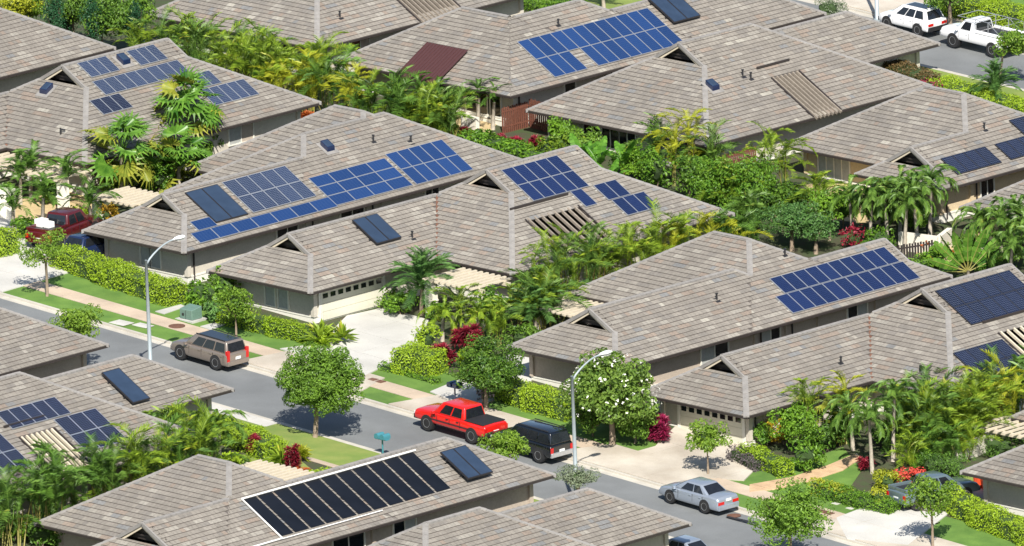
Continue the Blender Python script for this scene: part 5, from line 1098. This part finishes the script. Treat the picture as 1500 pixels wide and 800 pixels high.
    return t,P,h
PI=math.pi
# beige SUV
t,P,h=car('metallic beige SUV with black glass roof parked at the kerb','suv',(317,540),'beige',PI,[(-2.42,.98,.86),(-2.3,1.02,.92),(-1,1.04,.93),(1.0,1.02,.93),(1.9,.97,.9),(2.35,.82,.82),(2.45,.72,.74)],2.957,1.86,.38,(-2.15,.45,-2.34,1.2,1.0,1.68,.16),[(.05,.3),(.33,.58),(.6,.84)],lights='tall',kind='suv')
mb=MB(); mb.box(-2.0,-.5,1.685,.3,.5,1.7); P(mb,'glass_roof','glass')
for sg in(-1,1): mb=MB(); mb.beam((-2,sg*.64,1.72),(.4,sg*.64,1.72),.04,.05); P(mb,'roof_rail','plastic')
# red pickup
def pickup_bed(P,h,x0,x1,z,paint,cover=None,open_depth=.45):
    mb=MB()
    if cover: mb.box(x0+.05,-h*.9,z+.0,x1,h*.9,z+.06); P(mb,'bed_cover',cover,bev=.02)
    else:
        mb.box(x0+.08,-h*.8,z+.028,x1-.05,h*.8,z+.034); P(mb,'bed_floor','plastic')
        for sg in(-1,1): mb=MB(); mb.box(x0,min(sg*h*.82,sg*h*.96),z,x1,max(sg*h*.82,sg*h*.96),z+.2); P(mb,'bed_side',paint,bev=.03)
        mb=MB(); mb.box(x0-.0,-h*.82,z,x0+.08,h*.82,z+.19); P(mb,'tailgate',paint,bev=.02)
t,P,h=car('bright red crew cab pickup with black bed cover parked at the kerb','pickup truck',(692,648),'red',PI,[(-2.85,1.08,.93),(-2.75,1.14,.96),(-1,1.14,.97),(1.3,1.13,.97),(2.3,1.11,.96),(2.78,1.05,.94),(2.9,.95,.92)],3.645,1.98,.4,(-1.0,.75,-1.15,1.45,1.12,1.83,.18),[(.1,.42),(.46,.8)],zb=.45,extra='plastic',kind='truck',group='parked cars and trucks')
pickup_bed(P,h,-2.75,-1.15,1.14,'red','plastic')
mb=MB(); 
for sg in(-1,1): mb.box(-1.6,min(sg*h,sg*(h+.02)),.72,2.0,max(sg*h,sg*(h+.02)),.78)
P(mb,'side_moulding','plastic')
# black SUV
t,P,h=car('shiny black SUV parked behind the lime street tree','suv',(790,676),'black',PI,[(-2.45,1.05,.88),(-2.35,1.1,.94),(-1,1.12,.96),(1.1,1.1,.96),(2.0,1.03,.92),(2.4,.9,.85),(2.5,.75,.8)],3.0,1.93,.38,(-2.2,.55,-2.4,1.25,1.08,1.78,.17),[(.05,.3),(.33,.58),(.6,.84)],zb=.35,kind='suv',extra='rim')
for sg in(-1,1): mb=MB(); mb.beam((-2,sg*.66,1.83),(.4,sg*.66,1.83),.04,.05); P(mb,'roof_rail','plastic')
# silver sedan
car('silver blue sedan parked at the kerb below the cream garage','sedan',(1033,750),'silver',PI,[(-2.4,.86,.82),(-2.28,.97,.88),(-1.75,1.0,.9),(0,.95,.91),(1.2,.93,.9),(1.9,.84,.86),(2.3,.7,.78),(2.4,.6,.7)],2.74,1.82,.33,(-.85,.35,-1.62,1.2,.92,1.44,.2),[(.14,.42),(.45,.8)],zb=.22,lights='wide',kind='sedan',name='parked_car')
car('silver car half hidden behind the roof corner at the bottom edge','sedan',(1000,824),'silver',PI,[(-2.2,.86,.8),(-2.1,.95,.86),(-1.6,.98,.88),(0,.95,.89),(1.2,.93,.88),(1.8,.84,.84),(2.1,.7,.76),(2.2,.6,.7)],2.6,1.76,.32,(-.8,.35,-1.5,1.15,.92,1.46,.2),[(.14,.42),(.45,.8)],zb=.22,lights='wide',kind='sedan',anchor='c')
# white SUV upper street
t,P,h=car('white compact SUV parked on the upper street','suv',(1345,52),'wcar',PI,[(-2.2,.98,.84),(-2.1,1.04,.9),(-1,1.06,.91),(1.0,1.02,.91),(1.75,.95,.88),(2.1,.8,.8),(2.2,.68,.74)],2.64,1.82,.36,(-1.75,.3,-2.08,1.2,1.0,1.65,.2),[(.1,.34),(.37,.6),(.62,.84)],zb=.33,lights='wide',extra='plastic',kind='suv')
mb=MB(); mb.box(-1.5,-.4,1.655,.1,.4,1.67); P(mb,'sunroof','glass')
# white old pickup with rack
t,P,h=car('old white pickup with pipe rack over its bed on the upper street','pickup truck',(1454,82),'wcar',PI,[(-2.75,1.15,.96),(-2.6,1.2,.98),(-1,1.2,.99),(1.2,1.18,.99),(2.4,1.14,.97),(2.7,1.1,.95),(2.78,.9,.94)],3.34,2.0,.4,(.0,.9,-.12,1.5,1.16,1.85,.16),[(.25,.78)],zb=.5,kind='truck',extra='rim')
pickup_bed(P,h,-2.7,-.15,1.2,'wcar')
mb=MB(); zt=2.05
for sg in(-1,1):
    mb.tube([(-2.6,sg*.92,1.2),(-2.6,sg*.92,zt),(1.3,sg*.92,zt)],.022,5); mb.tube([(-1.3,sg*.92,1.2),(-1.3,sg*.92,zt)],.03,5); mb.tube([(-.2,sg*.92,1.2),(-.2,sg*.92,zt)],.03,5); mb.tube([(-2.6,sg*.92,1.2),(-1.3,sg*.92,zt)],.02,5)
for x in(-2.6,-1.3,-.2,1.3): mb.tube([(x,-.92,zt),(x,.92,zt)],.022,5)
P(mb,'pipe_rack','alu')
# grey pickup in the drive, tail to the street
t,P,h=car('grey-blue pickup parked in the driveway beside the coral red shrub','pickup truck',(1368,738),'gcar',PI*.44,[(-2.6,1.05,.9),(-2.5,1.1,.93),(-1,1.1,.94),(1.1,1.08,.94),(2.1,1.03,.9),(2.5,.92,.85),(2.6,.8,.82)],3.2,1.88,.37,(-.75,.5,-.95,1.25,1.06,1.7,.18),[(.1,.4),(.46,.8)],zb=.42,kind='truck',anchor='c',dz=.07)
pickup_bed(P,h,-2.52,-.95,1.1,'gcar')
# dark red pickup and navy car in the left driveway
t,P,h=car('dark red pickup with white boxes in its bed in the left driveway','pickup truck',(96,354),'maroon',PI*.56,[(-2.7,1.08,.93),(-2.6,1.14,.96),(-1,1.14,.97),(1.2,1.12,.97),(2.3,1.06,.94),(2.65,.95,.88),(2.75,.85,.85)],3.4,1.96,.4,(-.7,.8,-.9,1.4,1.12,1.85,.16),[(.1,.42),(.48,.8)],zb=.45,kind='truck',anchor='c',dz=.07)
pickup_bed(P,h,-2.62,-.9,1.14,'maroon')
p_=t.location; mb=MB(); mb.box(p_.x-.6,p_.y-1.9,p_.z+1.17,p_.x+.0,p_.y-1.3,p_.z+1.6); solo(mb,'box',M['white'],'larger white box in the bed of the dark red pickup','box')
mb=MB(); mb.box(p_.x+.1,p_.y-1.8,p_.z+1.17,p_.x+.5,p_.y-1.3,p_.z+1.5); solo(mb,'box',M['white'],'smaller white box in the bed of the dark red pickup','box')
t,P,h=car('dark navy car in deep shade beside the white-based wall','car',(142,378),'navy',PI*.52,[(-2.3,.95,.82),(-2.2,1.02,.88),(-1,1.04,.9),(1.0,1.0,.9),(1.8,.93,.87),(2.1,.8,.8),(2.2,.68,.74)],2.7,1.8,.34,(-1.7,.3,-2.1,1.2,1.0,1.6,.2),[(.1,.34),(.37,.6),(.62,.84)],zb=.3,lights='wide',anchor='c',dz=.07)
# ---------------------------------------------------------------- street furniture
def street_lamp(px,label,H=7.8,world=None):
    p=world or at(*px); t=thing('street_lamp',label,'street lamp',p,'street lamps'); mb=MB(); mb.tube([(0,0,-.2),(0,0,H*.5),(-.02,0,H)],[.14,.115,.085],12); link('pole',mb.data('pole',M['pole'],smooth=True),t)
    mb=MB(); mb.tube([(0,0,-.05),(0,0,.1)],.22,12); link('base_collar',mb.data('base_collar',M['pole']),t)
    mb=MB(); pts=[(0,2.35*f,H-.25+1.05*math.sin(f*math.pi/2)**.8) for f in (0,.12,.25,.4,.6,.8,1)]; mb.tube(pts,[.06]*3+[.05]*4,8); link('arm',mb.data('arm',M['pole'],smooth=True),t)
    mb=MB(); z=H+.82; loft(mb,[[(r*math.cos(k*PI/5),y,z+rz*math.sin(k*PI/5)-dz) for k in range(10)] for y,r,rz,dz in ((2.25,.05,.04,0),(2.4,.13,.08,0),(2.7,.2,.12,0),(3.0,.17,.1,.0),(3.15,.05,.04,.02))]); link('lamp_head',mb.data('lamp_head',M['lamp'],smooth=True),t)
    mb=MB(); mb.box(-.13,2.45,z-.15,.13,3.0,z-.11); link('lamp_lens',mb.data('lamp_lens',M['blind']),t); return t
street_lamp((222,573),'street lamp at the left beside the beige SUV')
street_lamp((845,747),'street lamp in the middle beside the black SUV and the plumeria')
street_lamp((1285,30),'street lamp cut by the top edge left of the white SUV')
# green transformer box
p=at(280,468); t=thing('transformer_box','faded green utility transformer box on a concrete pad by the sidewalk','utility box',p); 
mb=MB(); mb.box(-.75,-.6,-.1,.75,.6,.08); link('pad',mb.data('pad',M['grey']),t); mb=MB(); mb.hexa([(-.52,-.42,.08),(.52,-.42,.08),(.52,.42,.08),(-.52,.42,.08)],[(-.52,-.42,.68),(.52,-.42,.68),(.52,.42,.82),(-.52,.42,.82)]); o=link('cabinet',mb.data('cabinet',M['green_box']),t); b=o.modifiers.new('b','BEVEL'); b.width=.03
mb=MB(); mb.box(-.01,-.435,.12,.01,-.421,.62); mb.box(-.3,-.45,.3,-.15,-.421,.44); link('door_seam',mb.data('door_seam',M['plastic']),t)
# mailboxes
def mailbox(px,label,mt,n=2,top='mail'):
    p=at(*px); t=thing('mailbox',label,'mailbox',p); mb=MB(); mb.tube([(0,0,-.2),(0,0,1.0)],.05,6); link('post',mb.data('post',M[mt]),t)
    mb=MB(); mb.box(-.45,-.15,.98,.45,.15,1.04); link('shelf',mb.data('shelf',M[mt]),t)
    for k in range(n):
        x=-.24+.48*k if n>1 else 0; mb=MB(); a=8; ring=[(x-.16,1.04)]+[(x-.16*math.cos(PI*j/6),1.2+.14*math.sin(PI*j/6)) for j in range(7)]+[(x+.16,1.04)]
        loft(mb,[[(xx,y,zz) for xx,zz in ring] for y in(-.27,.27)]); link('letter_box',mb.data('letter_box',M[mt]),t)
mailbox((561,668),'pair of teal mailboxes at the kerb above the pool heater','teal'); mailbox((667,592),'dark blue mailboxes on a post in front of the street tree','navy')
# covers, bins
def cover(px,label,mt,sx,sy,rnd=False,cat='cover',world_dz=.07):
    p=at(*px); mb=MB(); z=p[2]+world_dz
    if rnd: mb.hexa([(p[0]+sx*math.cos(k*PI/8),p[1]+sx*math.sin(k*PI/8),z-.02) for k in range(16)],[(p[0]+sx*math.cos(k*PI/8),p[1]+sx*math.sin(k*PI/8),z+.006) for k in range(16)])
    else:
        for a,b in((-1,0),(0,1)): mb.box(p[0]+sx*a/2+.02,p[1]-sy/2,z-.02,p[0]+sx*b/2-.02,p[1]+sy/2,z+.006)
    solo(mb,'cover',M[mt],label,cat)
cover((176,473),'left pale concrete utility cover in the verge','conc',1.5,.9,world_dz=.03); cover((208,477),'right pale concrete utility cover beside the left lamp','conc',1.4,.7,world_dz=.03)
cover((259,479),'round rusty manhole cover in the peach sidewalk','rust',.5,.5,True,'manhole cover'); cover((1075,753),'round rusty manhole cover in the gutter behind the silver sedan','rust',.4,.4,True,'manhole cover',-.08)
cover((545,557),'left dark utility cover in the apron by the round tree','rust',.7,.45,cat='cover'); cover((556,560),'right dark utility cover in the apron by the round tree','rust',.7,.45)
cover((1202,750),'left dark utility cover near the bottom right driveway','rust',.7,.45); cover((1213,753),'right dark utility cover near the bottom right driveway','rust',.7,.45)
cover((1087,762),'long dark storm drain slot in the kerb behind the sedan','plastic',2.4,.22,cat='drain',world_dz=.02)
for px,lb in (((1434,716),'left orange-red bin under the right-hand eave'),((1446,719),'right orange-red bin under the right-hand eave')):
    p=at(*px); t=thing('bin',lb,'bin',p); mb=MB(); mb.tube([(0,0,0),(0,0,.75)],[.26,.33],12); link('tub',mb.data('tub',M['bin']),t); mb=MB(); mb.tube([(0,0,.75),(0,0,.82)],[.35,.3],12); link('lid',mb.data('lid',M['bin']),t)
# downspouts' wet marks, pads and small details: pale stepping stones in the lawn
for px in ((1225,738),(1246,745)): cover(px,'pale flat stone set in the front lawn'+(' nearer the hedge' if px[0]>1240 else ' further left'),'conc',.5,.4,cat='stone',world_dz=.03)
